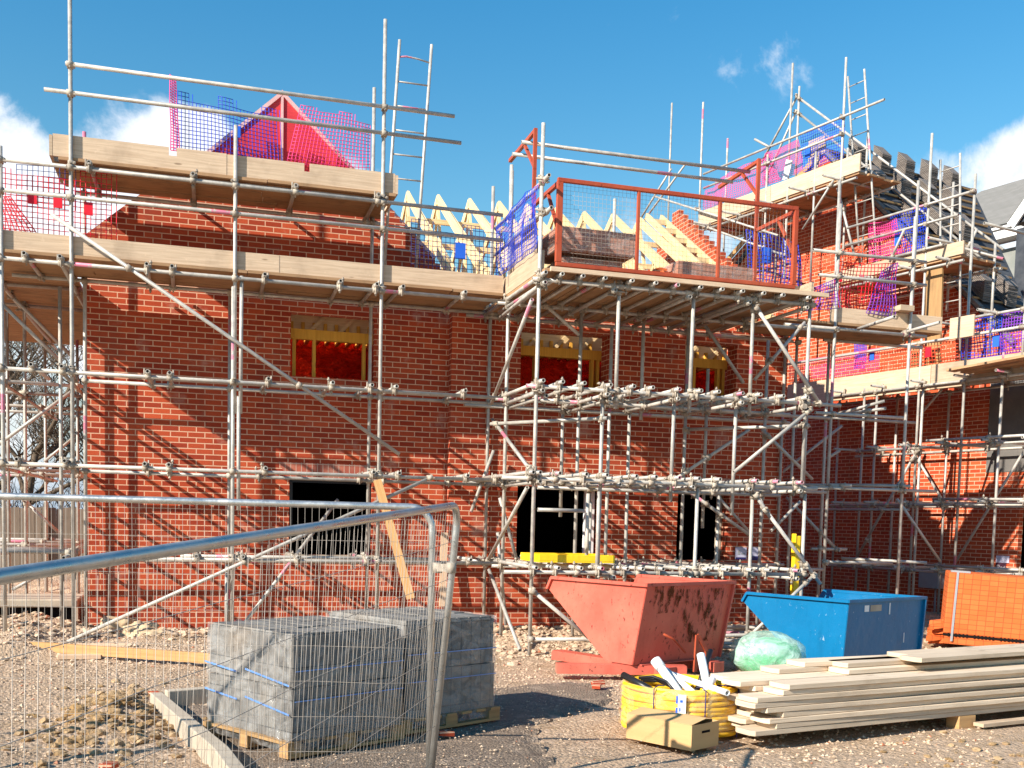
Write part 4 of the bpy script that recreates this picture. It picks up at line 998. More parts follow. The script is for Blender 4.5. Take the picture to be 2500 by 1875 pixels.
# ---------------------------------------------------------------- safety netting
NG='coloured safety nets tied to the scaffold guard rails'
def net(lab,c,mat,cell=.052,r=.0042,sag=.03,fold=0,tags=(),tagmat='tagblue',seed=1,ragged=.0,mat2=None):
    """c = four corners (bottom left, bottom right, top right, top left)"""
    c=[V(p) for p in c]; w=((c[1]-c[0]).length+(c[2]-c[3]).length)/2; h=((c[3]-c[0]).length+(c[2]-c[1]).length)/2
    nx=max(2,int(w/cell)); nz=max(2,int(h/cell)); n=(c[1]-c[0]).cross(c[3]-c[0]).normalized(); o=V((seed*7.7,seed*3.1,0))
    def P(u,v):
        p=(c[0]*(1-u)+c[1]*u)*(1-v)+(c[3]*(1-u)+c[2]*u)*v
        q=noise.noise(V((u*w*1.4,v*h*1.4,0))+o)*sag*2+noise.noise(V((u*w*5,v*h*3,2))+o)*sag*.7
        up=-fold*max(0,noise.noise(V((u*w*1.1,0,5))+o)+.25)*v*h
        sh=fold*.25*noise.noise(V((u*w*2.2,v*h*2,8))+o)
        return p+n*(q+fold*.35*noise.noise(V((u*w*3,v*h*1.2,8))+o))+V((0,0,up))+(c[1]-c[0]).normalized()*sh
    root=thing('safety_net',lab,'safety net',tuple(c[0]),NG); m=MB(); R=random.Random(seed)
    r*=1.25; S2=2 if fold==0 else 1
    top=[nz-(R.randint(1,3) if R.random()<ragged else 0) for i in range(nx+1)]
    for i in range(1,nx+1):
        if i%6: top[i]=top[i-1]
    for i in range(nx+1):
        pts=[P(i/nx,j/nz) for j in list(range(0,top[i],S2))+[top[i]]]
        if len(pts)>1: m.path(pts,r,3)
    for j in range(nz+1):
        run=[]
        for i in range(nx+2):
            if i<=nx and j<=top[i]: run.append(P(i/nx,j/nz))
            else:
                if len(run)>1: m.path(run[::S2] if len(run)>3 else run,r,3)
                run=[]
    m.build('mesh',M[mat],root)
    for (u,v,s) in tags:
        t=MB(); a=P(u,v)+n*.008; b=P(min(1,u+.01),v); e=(c[1]-c[0]).normalized(); t.obox(a-e*s*.5,e*s,V((0,0,-s*1.5)),n*.004); t.obox(a-e*s*.5+n*-.02,e*s,V((0,0,-s*1.5)),n*.004); t.build('tag',M[tagmat],root)
    return root
q=lambda Y,*p:[A(x,y,Y=Y) for x,y in p]
net('red plastic safety net with red tags along the left end of the main platform',q(14.0,(-40,556),(285,592),(285,425),(-40,392)),'netred',.058,.0046,.03,0,((.36,.62,.10),(.55,.60,.10),(.78,.55,.10)),'tagred',1,.3)
net('crumpled red net bunched at the left frame edge behind the guard rails',q(14.2,(-40,562),(90,575),(30,480),(-40,470)),'netred',.045,.006,.06,.25,(),'tagred',2)
net('short dark navy net beside the crumpled red net',q(14.06,(40,500),(185,515),(185,412),(40,400)),'netnavy',.058,.0036,.02,0,(),'tagred',3)
net('bright blue net on the top platform, left of the red gable panel',q(15.12,(424,362),(690,402),(682,272),(425,208)),'netblue',.048,.0046,.03,0,((.58,.55,.10),),'tagblue',4,.5)
net('crumpled magenta net tied to a post beside the blue net on the top platform',q(15.05,(418,365),(440,368),(428,195),(414,180)),'netpink',.035,.006,.03,.1,(),'tagred',5)
net('magenta pink net on the top platform, right of the red gable panel',q(15.12,(700,398),(902,420),(905,288),(735,255)),'netpink',.046,.0044,.03,0,(),'tagred',6,.5)
net('dark blue net with a blue tag in front of the stacked bricks and open trusses',q(14.0,(1004,655),(1232,678),(1232,560),(1004,535)),'netnavy',.058,.0042,.03,0,((.52,.62,.14),),'tagblue',7,.2)
net('blue crumpled net hung on the left side of the loading bay',[(3.93,14.2,4.97),(3.93,12.4,4.97),(3.93,12.4,5.74),(3.93,14.2,5.70)],'netblue',.055,.0036,.03,.10,(),'tagblue',8)
net('blue and white net behind the right end of the loading bay gate',q(13.6,(1832,705),(1955,722),(1950,590),(1825,560)),'netblue',.05,.005,.05,.12,((.35,.75,.14),),'tagblue',9)
net('purple net folded over the right corner of the loading bay',q(13.5,(1950,760),(2050,752),(2040,680),(1990,700)),'netpurple',.05,.005,.05,.1,(),'tagblue',10)
net('red and purple net on the scaffold run right of the loading bay',q(13.98,(2034,752),(2180,770),(2190,640),(2040,640)),'netred',.055,.0055,.05,.06,((.06,.8,.10),),'tagred',11)
net('violet net drooping at the right of the red and purple net',q(13.9,(2110,765),(2180,775),(2195,640),(2150,660)),'netpurple',.05,.005,.05,.15,(),'tagblue',12)
w=lambda O,*p:[A(x,y,W=O) for x,y in p]
net('pink net along the left half of the highest gable platform',w(1.22,(1718,515),(1905,440),(1885,372),(1722,450)),'netpink',.05,.0045,.05,.04,(),'tagred',13,.3)
net('pale pink net with a printed panel on the middle of the highest gable platform',w(1.1,(1860,455),(1960,415),(1950,340),(1868,372)),'netpink',.04,.004,.05,.06,(),'tagred',14)
net('blue net with a blue tag at the top right of the highest gable platform',w(1.2,(1960,420),(2060,385),(2060,285),(1955,330)),'netblue',.055,.0045,.05,.10,((.15,.6,.14),),'tagblue',15)
net('rosy net on the left of the middle gable platform',w(1.22,(2122,640),(2200,620),(2195,530),(2125,548)),'netpink',.05,.0055,.05,.08,(),'tagred',16)
net('blue to violet net with a blue tag at the right of the middle gable platform',w(1.2,(2190,625),(2265,605),(2262,500),(2180,530)),'netblue',.05,.0065,.05,.12,((.12,.5,.13),),'tagblue',17)
net('orange red net hanging behind the tubes above the scaffold run',w(1.0,(1955,668),(2110,640),(2110,600),(1955,625)),'netorange',.05,.006,.04,.1,(),'tagred',18)
net('pink net with a blue tag at the left of the low gable platform',w(1.25,(1930,935),(2150,905),(2150,850),(1930,885)),'netpink',.045,.0042,.04,0,((.93,.85,.10),),'tagblue',19)
net('orange red net with a red tag in the middle of the low gable platform',w(1.25,(2152,905),(2350,878),(2350,830),(2152,850)),'netorange',.06,.0055,.04,0,((.62,.8,.12),),'tagred',20)
net('blue net with a blue tag near the right end of the low gable platform',w(1.25,(2352,878),(2450,865),(2450,765),(2352,785)),'netblue',.052,.0055,.05,.05,((.84,.5,.13),),'tagblue',21)
net('purple net at the right frame edge of the low gable platform',w(1.25,(2450,866),(2560,850),(2560,748),(2450,765)),'netpurple',.052,.0065,.05,.05,((.62,.5,.13),),'tagred',22)
net('vertical blue net strips beside the low gable platform posts',w(1.1,(2085,902),(2112,900),(2110,832),(2085,838)),'netblue',.03,.006,.04,.05,(),'tagblue',23)
# notices on the top platform
def notice(lab,pts,O,mat,th=.02):
    m=MB(); p=[A(x,y,W=O) for x,y in pts]; m.hexa([v+WN*th for v in p]+[v for v in p]); return tag(m.build('site_notice',M[mat]),lab,'sign')
notice('white and red printed site notice leaning on the highest gable platform',[(1912,440),(1925,436),(1936,392),(1921,390)],1.15,'whitepaint')
notice('pale board standing on edge on the highest gable platform, with scribbled marks',[(1975,395),(2018,372),(2015,330),(1976,345)],.9,'board')
notice('small pale board propped below the scribbled board on the highest platform',[(1984,415),(1998,410),(2003,368),(1985,374)],.95,'board')

# ---------------------------------------------------------------- loading bay gate
gt=thing('loading_gate','red oxide steel loading bay gate with a mesh front panel and tube rails behind','gate',(5.8,12.5,4.7))
def gate():
    YG=12.36; s=.05
    TL=A(1366,442,Y=YG); TR=A(1952,508,Y=YG); BL=A(1366,648,Y=YG); BR=A(1928,698,Y=YG)
    zt=(TL.z+TR.z)/2; zb=(BL.z+BR.z)/2; x0=TL.x; x1=(TR.x+BR.x)/2
    xm1=A(1557,560,Y=YG).x; xm2=A(1755,580,Y=YG).x
    m=MB(); m.box(x0-s/2,x1+s/2,YG-s/2,YG+s/2,zt-s/2,zt+s/2); m.box(x0-s/2,x1+s/2,YG-s/2,YG+s/2,zb-s/2,zb+s/2)
    m.box(x0-.03,x0+.045,YG-.028,YG+.028,zb+s/2,zt-s/2); m.box(x1-.03,x1+.03,YG-.028,YG+.028,zb+s/2,zt-s/2)
    for x in (xm1,xm2): m.box(x-.02,x+.02,YG-.02,YG+.02,zb+s/2,zt-s/2)
    m.build('frame',M['redsteel'],gt,bevel=.006)
    w=MB(); n=int((x1-x0)/.052)
    for i in range(1,n):
        x=x0+(x1-x0)*i/n; w.tube((x,YG+.03,zb),(x,YG+.03,zt),.0015,4,False)
    for k in range(1,19): z=zb+(zt-zb)*k/19; w.tube((x0,YG+.034,z),(x1,YG+.034,z),.0015,4,False)
    w.build('mesh_panel',M['wire'],gt)
    for xs,sg in ((x0,1),(x1,-1)):                                    # quadrant end frames that tip over the edge
        e=MB(); b=.045
        xx=xs-sg*.0
        yb=YG+1.02; zp=zt-.12
        e.beam((xx,YG+.026,zt-.03),(xx,yb,zt-.02),b,b); e.beam((xx,YG+.04,zb+.45),(xx,YG+.42,zt-.05),b*.8,b*.8)
        e.beam((xx,yb,zb+.02),(xx,yb,zt+.95),b,b,up=(0,1,0)); e.beam((xx,yb+.024,zt+.92),(xx,yb+1.15,zt+.90),b,b); e.beam((xx,yb+.02,zt+.48),(xx,yb+.45,zt+.88),b*.8,b*.8)
        e.build('end_frame',M['redsteel'],gt)
    for yy,zz,xe in ((YG+1.30,zt+.86,x1+.02),(YG+1.72,zt+.84,x1-.02)):
        r=MB(); r.tube((x0-.10,yy,zz),(xe,yy,zz),.0242,12); r.build('rail',M['tube'],gt)
gate()
def bundle(name,lab,x0,x1,y0,y1,z0,z1,mat,wrap,cat,rot=0,lift=.0,rag=.02,grp=None,M0=None,strap=None,seed=1):
    r=thing(name,lab,cat,((x0+x1)/2,(y0+y1)/2,z0),grp)
    Mx=M0 or Matrix.Translation(((x0+x1)/2,(y0+y1)/2,0))@Matrix.Rotation(rot,4,'Z')@Matrix.Translation((-(x0+x1)/2,-(y0+y1)/2,0))
    m=MB(M=Mx); m.box(x0,x1,y0,y1,z0,z1); m.build('load',M[mat],r,bevel=.006)
    if wrap:
        f=MB(M=Mx); R=random.Random(seed); e=.012; nx,ny,nz=14,14,12
        def sk(p,n):
            q=noise.noise(V(p)*5+V((seed,0,0)))*rag+noise.noise(V(p)*14)*rag*.4; return V(p)+V(n)*(e+max(-.006,q))
        def grid(fn,na,nb,n):
            b=len(f.v)
            for j in range(nb+1):
                for i in range(na+1): f.v.append(sk(fn(i/na,j/nb),n))
            for j in range(nb):
                for i in range(na): a=b+j*(na+1)+i; f.face((a,a+1,a+na+2,a+na+1),0,True)
        X=lambda u:x0+(x1-x0)*u; Yy=lambda u:y0+(y1-y0)*u; Z=lambda u:z0-.03+(z1-z0+.03)*u
        grid(lambda u,v:(X(u),y0,Z(v)),nx,nz,(0,-1,0)); grid(lambda u,v:(x1,Yy(u),Z(v)),ny,nz,(1,0,0)); grid(lambda u,v:(X(1-u),y1,Z(v)),nx,nz,(0,1,0)); grid(lambda u,v:(x0,Yy(1-u),Z(v)),ny,nz,(-1,0,0))
        grid(lambda u,v:(X(u),Yy(v),z1),nx,ny,(0,0,1)); f.build('shrink_wrap',M[wrap],r)
    for z in (strap or ()):
        for (a,b) in (((x0-.004,y0-.006),(x0+.18,y0-.006)),): pass
        t=MB(M=Mx); g=.004
        t.box(x0-g,x1+g,y0-g-.002,y0-g,z,z+.014); t.box(x0-g-.002,x0-g,y0-g,y1+g,z,z+.014); t.box(x1+g,x1+g+.002,y0-g,y1+g,z,z+.014); t.build('strap',M['tape'],r)
    return r
DZ=BZ[3]+.125
a=A(1375,645,Y=12.75); b=A(1552,655,Y=12.75)
bundle('brick_pack','brown film wrapped brick pack at the left of the loading bay, lower of two',4.40,5.22,12.80,13.5,DZ+.06,DZ+.30,'bpack','wrap','brick pack',0,0,.03,'wrapped brick packs on the loading bay')
bundle('brick_pack','second brown brick pack lying on top of the left pack, its film torn',4.28,5.34,12.66,13.5,DZ+.36,DZ+.63,'bpack','wrap','brick pack',.02,0,.045,'wrapped brick packs on the loading bay',seed=4)
bundle('brick_pack','low brown brick pack at the right of the loading bay, half unwrapped',5.95,7.05,12.75,13.5,DZ+.04,DZ+.38,'bpack','wrap','brick pack',.03,0,.04,'wrapped brick packs on the loading bay',seed=6)
def red_pile():
    R=random.Random(11); m=MB()
    for k in range(46):
        x=5.5+R.random()*.75; y=12.75+R.random()*.6; z=DZ+.03+R.random()*.35*max(.2,1-abs(x-5.95)/.55); a=R.uniform(-.7,.7); e=V((math.cos(a),math.sin(a),R.uniform(-.3,.3)))
        m.obox((x,y,z),e*.215,V((-e.y,e.x,0))*.1,V((0,0,.065)))
    tag(m.build('loose_bricks',M['opack']),'heap of loose orange red bricks between the packs on the loading bay','bricks')
red_pile()
mm=MB(); p=A(1560,690,Y=12.5); mm.path([V((p.x-.2,12.5,DZ+.04)),V((p.x,12.48,DZ+.05)),V((p.x+.3,12.5,DZ+.04))],.04,8); tag(mm.build('film_roll',M['wrap2']),'crumpled roll of clear film at the front edge of the loading bay','plastic film')

# ---------------------------------------------------------------- temporary mesh fence in the foreground
def fence(lab,J,L,Jb,Lb,corner=.16,seed=1,n=82,lean=0):
    """J, L = top corners at the joint and at the far end; Jb, Lb = bottom corners"""
    r=thing('mesh_fence_panel',lab,'fence',tuple(Jb),'temporary mesh fence panels'); J,L,Jb,Lb=map(V,(J,L,Jb,Lb)); R=.0205
    d=(L-J).normalized(); up=(J-Jb).normalized(); up2=(L-Lb).normalized(); c=corner
    arc=[J-up*c+ (d*c*(1-math.cos(t))+up*c*math.sin(t)) for t in [math.pi/2*k/8 for k in range(9)]]
    arc2=[L-up*c+(-d*c*(1-math.cos(t))+up*c*math.sin(t)) for t in [math.pi/2*k/8 for k in range(8,-1,-1)]]; m=MB(); m.path([Jb]+arc+arc2+[Lb],R,16); m.build('frame',M['fence'],r)
    w=MB(); RR=random.Random(seed)
    for i in range(1,n):
        u=i/n; a=J*(1-u)+L*u; b=Jb*(1-u)+Lb*u+up*.12; mid=(a+b)/2+V((RR.uniform(-.006,.006),RR.uniform(-.01,.01),0)); a=a-up*(0 if i>4 else .05)+V((0,-.012,0)); w.path([b,mid,a],.0012,4)
    H=(J-Jb).length
    for k in range(1,8):
        f=k/8; a=Jb+(J-Jb)*f; b=Lb+(L-Lb)*f; N=10
        w.path([a+(b-a)*j/N+V((0,RR.uniform(-.008,.008),RR.uniform(-.006,.006))) for j in range(N+1)],.0016,4)
    w.build('mesh_infill',M['wire'],r); return r
def pd(px,py,z):
    d=RM.transposed()@V(((px-CX)/F_PX,(py-CY)/F_PX,1)); return V((0,0,CAMZ))+d*z
J1=pd(1056,1239,6.25); L1=V((-1.98,6.92,1.73)); b1=pd(1070,1500,6.22)
fence('mesh fence panel further from the viewer, its top rail level across the brick wall',(J1.x,J1.y,J1.z),(L1.x,L1.y,L1.z),(J1.x+.01,J1.y-.0,.04),(L1.x,L1.y,.04),.13,1)
r3=fence('mesh fence panel out of view at the left, casting shadow on the block packs',(-2.05,6.93,1.73),(-5.3,7.6,1.73),(-2.05,6.93,.04),(-5.3,7.6,.04),.13,3)
J2=pd(1120,1232,6.05); L2=pd(-110,1425,2.35)
fence('mesh fence panel nearest the viewer, its thick top rail slanting up from the left edge',J2,L2,(J2.x-.15,J2.y-.02,.04),(L2.x-.02,L2.y,-.12),.13,2)
m=MB(); a=pd(1068,1386,6.22); b=pd(1102,1386,6.06); m.tube(a+V((0,0,-.03)),a+V((0,0,.03)),.029,10,False); m.tube(b+V((0,0,-.03)),b+V((0,0,.03)),.029,10,False); m.beam(a,b,.03,.045); m.tube((a+b)/2+V((0,-.03,0)),(a+b)/2+V((0,.03,0)),.012,6,False)
tag(m.build('fence_clamp',M['coupler']),'steel clamp joining the two mesh fence panels','fence clamp')

# ---------------------------------------------------------------- wrapped block packs and their pallets
def pallet(lab,cx,cy,rot,w=1.0,d=1.0,z=.04,grp='wooden pallets'):
    Mx=Matrix.Translation((cx,cy,z))@Matrix.Rotation(rot,4,'Z'); r=thing('pallet',lab,'pallet',(cx,cy,z),grp)
    for i in range(3):
        m=MB(M=Mx,grain=(1,0,0)); y=-d/2+i*(d-.1)/2; m.box(-w/2,w/2,y,y+.1,0,.02); m.build('base_board',M['pallet'],r)
        for k in range(3): m=MB(M=Mx); x=-w/2+k*(w-.12)/2; m.box(x,x+.12,y+.002,y+.098,.02,.088); m.build('block',M['pallet'],r)
    m=MB(M=Mx,grain=(0,1,0))
    for k in range(7): x=-w/2+k*(w-.1)/6; m.box(x,x+.1,-d/2,d/2,.088,.108)
    m.build('deck_boards',M['pallet'],r); return r
ang=math.atan2(.41,.91)
def pack(lab,cx,cy,rot,w,d,h,z0,seed):
    Mx=Matrix.Translation((cx,cy,0))@Matrix.Rotation(rot,4,'Z')
    r=thing('block_pack',lab,'block pack',(cx,cy,z0),'film wrapped packs of grey concrete blocks'); g=.012
    m=MB(M=Mx)
    for lay in (0,1):
        a=z0+lay*(h/2+.004); m.box(-w/2+(.012 if lay else 0),w/2-(.01 if lay else 0),-d/2+.008*lay,d/2,a,a+h/2-.006)
    nb=7
    R=random.Random(seed)
    for i in range(nb):
        for k in range(3):
            x=-w/2+.02+i*(w-.03)/nb; y=-d/2+.02+k*(d-.03)/3; zz=z0+h-.002; m.box(x,x+(w-.03)/nb-.014,y,y+(d-.03)/3-.012,zz,zz+.018+R.uniform(-.004,.005))
    m.build('blocks',M['block'],r)
    f=MB(M=Mx); e=.014
    def grid(fn,na,nb2):
        b=len(f.v)
        for j in range(nb2+1):
            for i in range(na+1):
                p,n=fn(i/na,j/nb2); q=noise.noise(V(p)*4+V((seed,0,0)))*.022+noise.noise(V(p)*15)*.008; f.v.append(V(p)+V(n)*(e+max(-.008,q)))
        for j in range(nb2):
            for i in range(na): a=b+j*(na+1)+i; f.face((a,a+1,a+na+2,a+na+1),0,True)
    zt=z0+h+.02
    Z=lambda v:z0-.08+(zt-z0+.08)*v
    pin=lambda v:.0
    grid(lambda u,v:((-w/2+w*u,-d/2,Z(v)),(0,-1,0)),26,22); grid(lambda u,v:((w/2,-d/2+d*u,Z(v)),(1,0,0)),26,22)
    grid(lambda u,v:((w/2-w*u,d/2,Z(v)),(0,1,0)),26,22); grid(lambda u,v:((-w/2,d/2-d*u,Z(v)),(-1,0,0)),26,22)
    f.build('shrink_wrap',M['wrap'],r)
    t=MB(M=Mx)
    for (s,z) in ((-1,.30),(-1,.55),(1,.34),(1,.6)):
        for (u0,u1,dz) in (((.0,1.0,-.03),) if s>0 else ((.0,.40,-.015),(.5,1.0,-.03))):
            zz=z0+z*h/.9
            if s<0: t.hexa([(-w/2-.030,d/2-d*u1,zz+dz*2),(-w/2-.026,d/2-d*u1,zz+dz*2),(-w/2-.026,d/2-d*u0,zz),(-w/2-.030,d/2-d*u0,zz),(-w/2-.030,d/2-d*u1,zz+.012+dz*2),(-w/2-.026,d/2-d*u1,zz+.012+dz*2),(-w/2-.026,d/2-d*u0,zz+.012),(-w/2-.030,d/2-d*u0,zz+.012)])
            else: t.box(-w/2+w*u0,-w/2+w*u1,-d/2-.030,-d/2-.026,zz,zz+.006)
            t.build('strap',M['tape'],r); t=MB(M=Mx)
    return r
# left pack: nearest corner is the one between its two visible sides
def corner_pack(c,e1,w,d): 
    e1=V(e1+(0,)).normalized(); e2=V((-e1.y,e1.x,0)); return V(c+(0,))+e1*w/2+e2*d/2, math.atan2(e1.y,e1.x)
c1,r1=corner_pack((.60,7.02),(.86,.52),1.02,1.05)
pallet('pallet under the nearer pack of wrapped grey blocks, the left of the two',c1.x,c1.y,r1,1.04,1.04,.045)
pack('nearer pack of film wrapped grey blocks, left of the two behind the fence',c1.x,c1.y,r1,.96,1.02,.70,.158,3)
c2,r2=corner_pack((1.50,7.68),(.88,.47),.95,1.05)
pallet('pallet under the farther pack of wrapped grey blocks, the right of the two',c2.x,c2.y,r2,1.04,1.04,.045)
pack('farther pack of film wrapped grey blocks, yellowish under its film, right of the two',c2.x,c2.y,r2,.92,1.0,.72,.158,5)

# ---------------------------------------------------------------- tipping skips
def skip(lab,C,e1,w,L,Lb,zb,zt,mat,lip=.13,base=True,flare=.10,bk=.05):
    """C = near corner between the square end and the pointed side; e1 runs along the square end"""
    e1=V(e1+(0,)).normalized(); e2=V((-e1.y,e1.x,0)); C=V(C+(0,)); r=thing('tipping_skip',lab,'skip',tuple(C)); h=zt-zb; th=.006
    P=lambda a,b,z: C+e1*a+e2*b+V((0,0,z))
    def side(a,da):
        prof=[(bk,zb),(Lb,zb),(L,zt-lip),(L-.07,zt),(0-flare*.0,zt)]
        m=MB(); n=len(prof); v0=[P(a,b,z) for b,z in prof]; v1=[P(a+da,b,z) for b,z in prof]
        b=len(m.v); m.v+=v0+v1; m.face(tuple(range(b,b+n)) ); m.face(tuple(range(b+2*n-1,b+n-1,-1)))
        for i in range(n): j=(i+1)%n; m.face((b+i,b+j,b+n+j,b+n+i))
        return m
    for a,da in ((0,th),(w-th,th)): side(a,da).build('side_panel',M[mat],r)
    m=MB()
    def sheet(b0,z0,b1,z1):
        d=V((0,0,0)); p=[P(th,b0,z0),P(w-th,b0,z0),P(w-th,b1,z1),P(th,b1,z1)]; n=(p[1]-p[0]).cross(p[2]-p[1]).normalized()*th; m.hexa(p+[x+n for x in p])
    sheet(bk,zb,0,zt-.002); m.build('end_panel',M[mat],r)
    m=MB(); sheet(bk+.005,zb+.006,Lb,zb+.006); sheet(Lb,zb+.008,L,zt-lip); m.build('sloping_floor',M[mat],r)
    m=MB()                                                         # folded rim
    m.beam(P(-.012,-.02,zt),P(-.012,L-.07,zt),.045,.035); m.beam(P(w+.012,-.02,zt),P(w+.012,L-.07,zt),.045,.035); m.beam(P(-.03,-.012,zt+.001),P(w+.03,-.012,zt+.001),.045,.035)
    m.beam(P(-.012,L-.07,zt),P(-.012,L,zt-lip),.04,.03); m.beam(P(w+.012,L-.07,zt),P(w+.012,L,zt-lip),.04,.03)
    m.beam(P(w+.004,-.014,zt-.02),P(w+.004,bk-.014,zb),.028,.05,up=e2); m.build('rim',M[mat],r)
    if base:
        b=MB(); 
        for a in (.22,w-.40): b.obox(P(a,-.10,zb-.125),e1*.18,e2*(L+.25),V((0,0,.11)))
        b.obox(P(.10,.12,zb-.01),e1*(w-.2),e2*.08,V((0,0,.012))); b.build('fork_base',M[mat],r,bevel=.004)
        k=MB(); k.beam(P(w*.52,-.07,zb-.1),P(w*.55,-.05,zb+.30),.05,.02,up=e2); k.beam(P(w*.55,-.05,zb+.30),P(w*.64,-.08,zb+.12),.04,.02,up=e2); k.beam(P(w*.64,-.08,zb+.12),P(w*.66,-.08,zb-.1),.05,.02,up=e2)
        k.path([P(w*.2,-.01,zb+.33),P(w*.3,-.03,zb+.27),P(w*.42,-.05,zb+.12)],.012,6); k.build('release_latch',M['redsteel'],r)
    return r,P
E1=(.91,.41)
rsk,P=skip('faded red tipping skip with rust streaks and a release latch on its square end',(4.50,10.10),E1,1.44,1.50,.56,.17,1.03,'salmon',bk=.17)
for a0,a1,z0,z1 in ((.10,.62,.55,.86),(.55,1.30,.20,.80)):
    m=MB(); q0=lambda a,z: P(a,.17*(.86-(z))/.86-.016,.17+z); m.poly([q0(a0,z0),q0(a1,z0),q0(a1,z1),q0(a0,z1)]); m.build('rust_stain',M['rust'],rsk)
m=MB(); m.M=None
m.beam(P(-.55,.75,.11),P(.55,-.10,.11),.16,.10); tag(m.build('steel_channel',M['salmon']),'salmon coloured steel channel lying under the left side of the red skip','steel channel')
bsk,P=skip('clean bright blue tipping skip splashed with white paint, right of the red skip',(7.22,10.52),(.926,.377),1.62,1.52,.62,.02,.83,'blue',.11,False)
m=MB(); m.beam(P(.33,-.003,.735),P(.42,-.003,.735),.006,.075,up=(0,0,1)); m.build('maker_plate',M['white'],bsk)
m=MB(); m.beam(P(.45,-.003,.735),P(.68,-.003,.735),.006,.075,up=(0,0,1)); m.build('maker_plate',M['concrete'],bsk)
m=MB(); m.beam(P(.85,-.0035,.72),P(.87,-.0035,.72),.006,.14,up=(0,0,1)); m.beam(P(1.2,-.0035,.35),P(1.21,-.0035,.35),.006,.12,up=(0,0,1)); m.build('paint_splash',M['whitepaint'],bsk)
m=MB(); m.obox(P(-.02,.62,.0),e1:=V((.926,.377,0))*.02,V((-.377,.926,0))*.10,V((0,0,.16))); m.build('fork_base',M['blue'],bsk)

# ---------------------------------------------------------------- coil of yellow pipe with offcuts in it, and the box
CC=V((3.76,7.70,.03))
coil=thing('pipe_coil','large coil of yellow gas pipe wrapped in film, standing flat on the ground','pipe coil',tuple(CC))
def coil_():
    R=random.Random(2); m=MB(); pr=.021
    for lay in range(9):
        for k in range(3):
            if lay==8 and k==0 and 0: continue
            rad=.455-k*.043+R.uniform(-.002,.002); z=.045+lay*.0405; o=(R.uniform(-.002,.002),R.uniform(-.002,.002)); N=56; ph=R.random()*6
            m.path([V((CC.x+o[0]+rad*math.cos(t),CC.y+o[1]+rad*math.sin(t),z+.006*math.sin(3*t+ph))) for t in [2*math.pi*i/N for i in range(N)]],pr,8,closed=True)
    m.build('pipe',M['ypipe'],coil)
    f=MB(); N=72; rows=10
    for j in range(rows+1):
        for i in range(N):
            t=2*math.pi*i/N; q=noise.noise(V((math.cos(t)*3,math.sin(t)*3,j*.7)))*.02+noise.noise(V((math.cos(t)*9,math.sin(t)*9,j*1.2)))*.008
            rr=.484+q+(.004 if 0<j<rows else -.03); f.v.append(V((CC.x+rr*math.cos(t),CC.y+rr*math.sin(t),.03+j*.037)))
    for j in range(rows):
        for i in range(N): a=j*N+i; b=j*N+(i+1)%N; f.face((a,b,b+N,a+N),0,True)
    f.build('film',M['wrap2'],coil)
    for t in (-1.63,-2.45,-.9):
        b=MB(); b.path([V((CC.x+.492*math.cos(t),CC.y+.492*math.sin(t),z)) for z in (.01,.2,.4)]+[V((CC.x+.42*math.cos(t),CC.y+.42*math.sin(t),.415)),V((CC.x+.31*math.cos(t),CC.y+.31*math.sin(t),.40))],.005,4); b.build('strap',M['signb'],coil)
    l=MB(); 
    for j in range(6):
        t0=-2.02+.0; 
    pts=[]; 
    for t in (-2.06,-2.0,-1.94): pts.append(t)
    for a,b in zip(pts,pts[1:]): l.poly([V((CC.x+.503*math.cos(a),CC.y+.503*math.sin(a),.12)),V((CC.x+.503*math.cos(b),CC.y+.503*math.sin(b),.12)),V((CC.x+.503*math.cos(b),CC.y+.503*math.sin(b),.37)),V((CC.x+.503*math.cos(a),CC.y+.503*math.sin(a),.37))])
    l.build('paper_label',M['white'],coil)
    l=MB(); 
    for z0,z1,a,b in ((.14,.20,-2.09,-2.062),(.23,.27,-2.09,-2.062),(.30,.36,-2.09,-2.062),(.24,.27,-2.04,-2.02),(.31,.33,-2.03,-1.99)): l.poly([V((CC.x+.506*math.cos(a),CC.y+.506*math.sin(a),z0)),V((CC.x+.506*math.cos(b),CC.y+.506*math.sin(b),z0)),V((CC.x+.506*math.cos(b),CC.y+.506*math.sin(b),z1)),V((CC.x+.506*math.cos(a),CC.y+.506*math.sin(a),z1))])
    l.build('label_print',M['tagblue'],coil)
coil_()
def pp(px,py,k):                                                   # a point at range k seen at a pixel
    return pd(px,py,k)
def pipe(lab,p,q,r,mat,grp,socket=False):
    m=MB(); m.tube(p,q,r,14); 
    if socket: d=(V(q)-V(p)).normalized(); m.tube(V(p)-d*.0,V(p)+d*.09,r*1.22,14)
    return tag(m.build('pipe_offcut',M[mat]),lab,'pipe',grp)
g='white and black pipe offcuts standing in the yellow coil'
pipe('thickest white pipe offcut with a flared end, leaning left out of the yellow coil',pp(1600,1612,8.55),pp(1668,1705,8.3),.036,'pvc',g,True)
pipe('white pipe offcut lying beside the flared one, pointing down to the right',pp(1625,1636,8.6),pp(1706,1702,8.3),.026,'pvc',g)
pipe('long white pipe offcut lying across the coil with a grey plug end on the right',pp(1640,1646,8.7),pp(1776,1692,8.0),.024,'pvc',g)
pipe('upright pale grey pipe offcut sticking up behind the coil',pp(1711,1598,8.6),pp(1730,1690,8.4),.034,'pvc',g)
pipe('short white pipe offcut with its open end facing right',pp(1741,1657,8.3),pp(1718,1698,8.2),.030,'pvc',g)
pipe('thin black pipe offcut standing behind the upright grey pipe',pp(1735,1588,8.8),pp(1700,1690,8.5),.022,'black',g)
pipe('black pipe offcut sticking out of the coil to the left, open end forward',pp(1522,1648,8.5),pp(1590,1685,8.2),.028,'black',g)
m=MB(); 
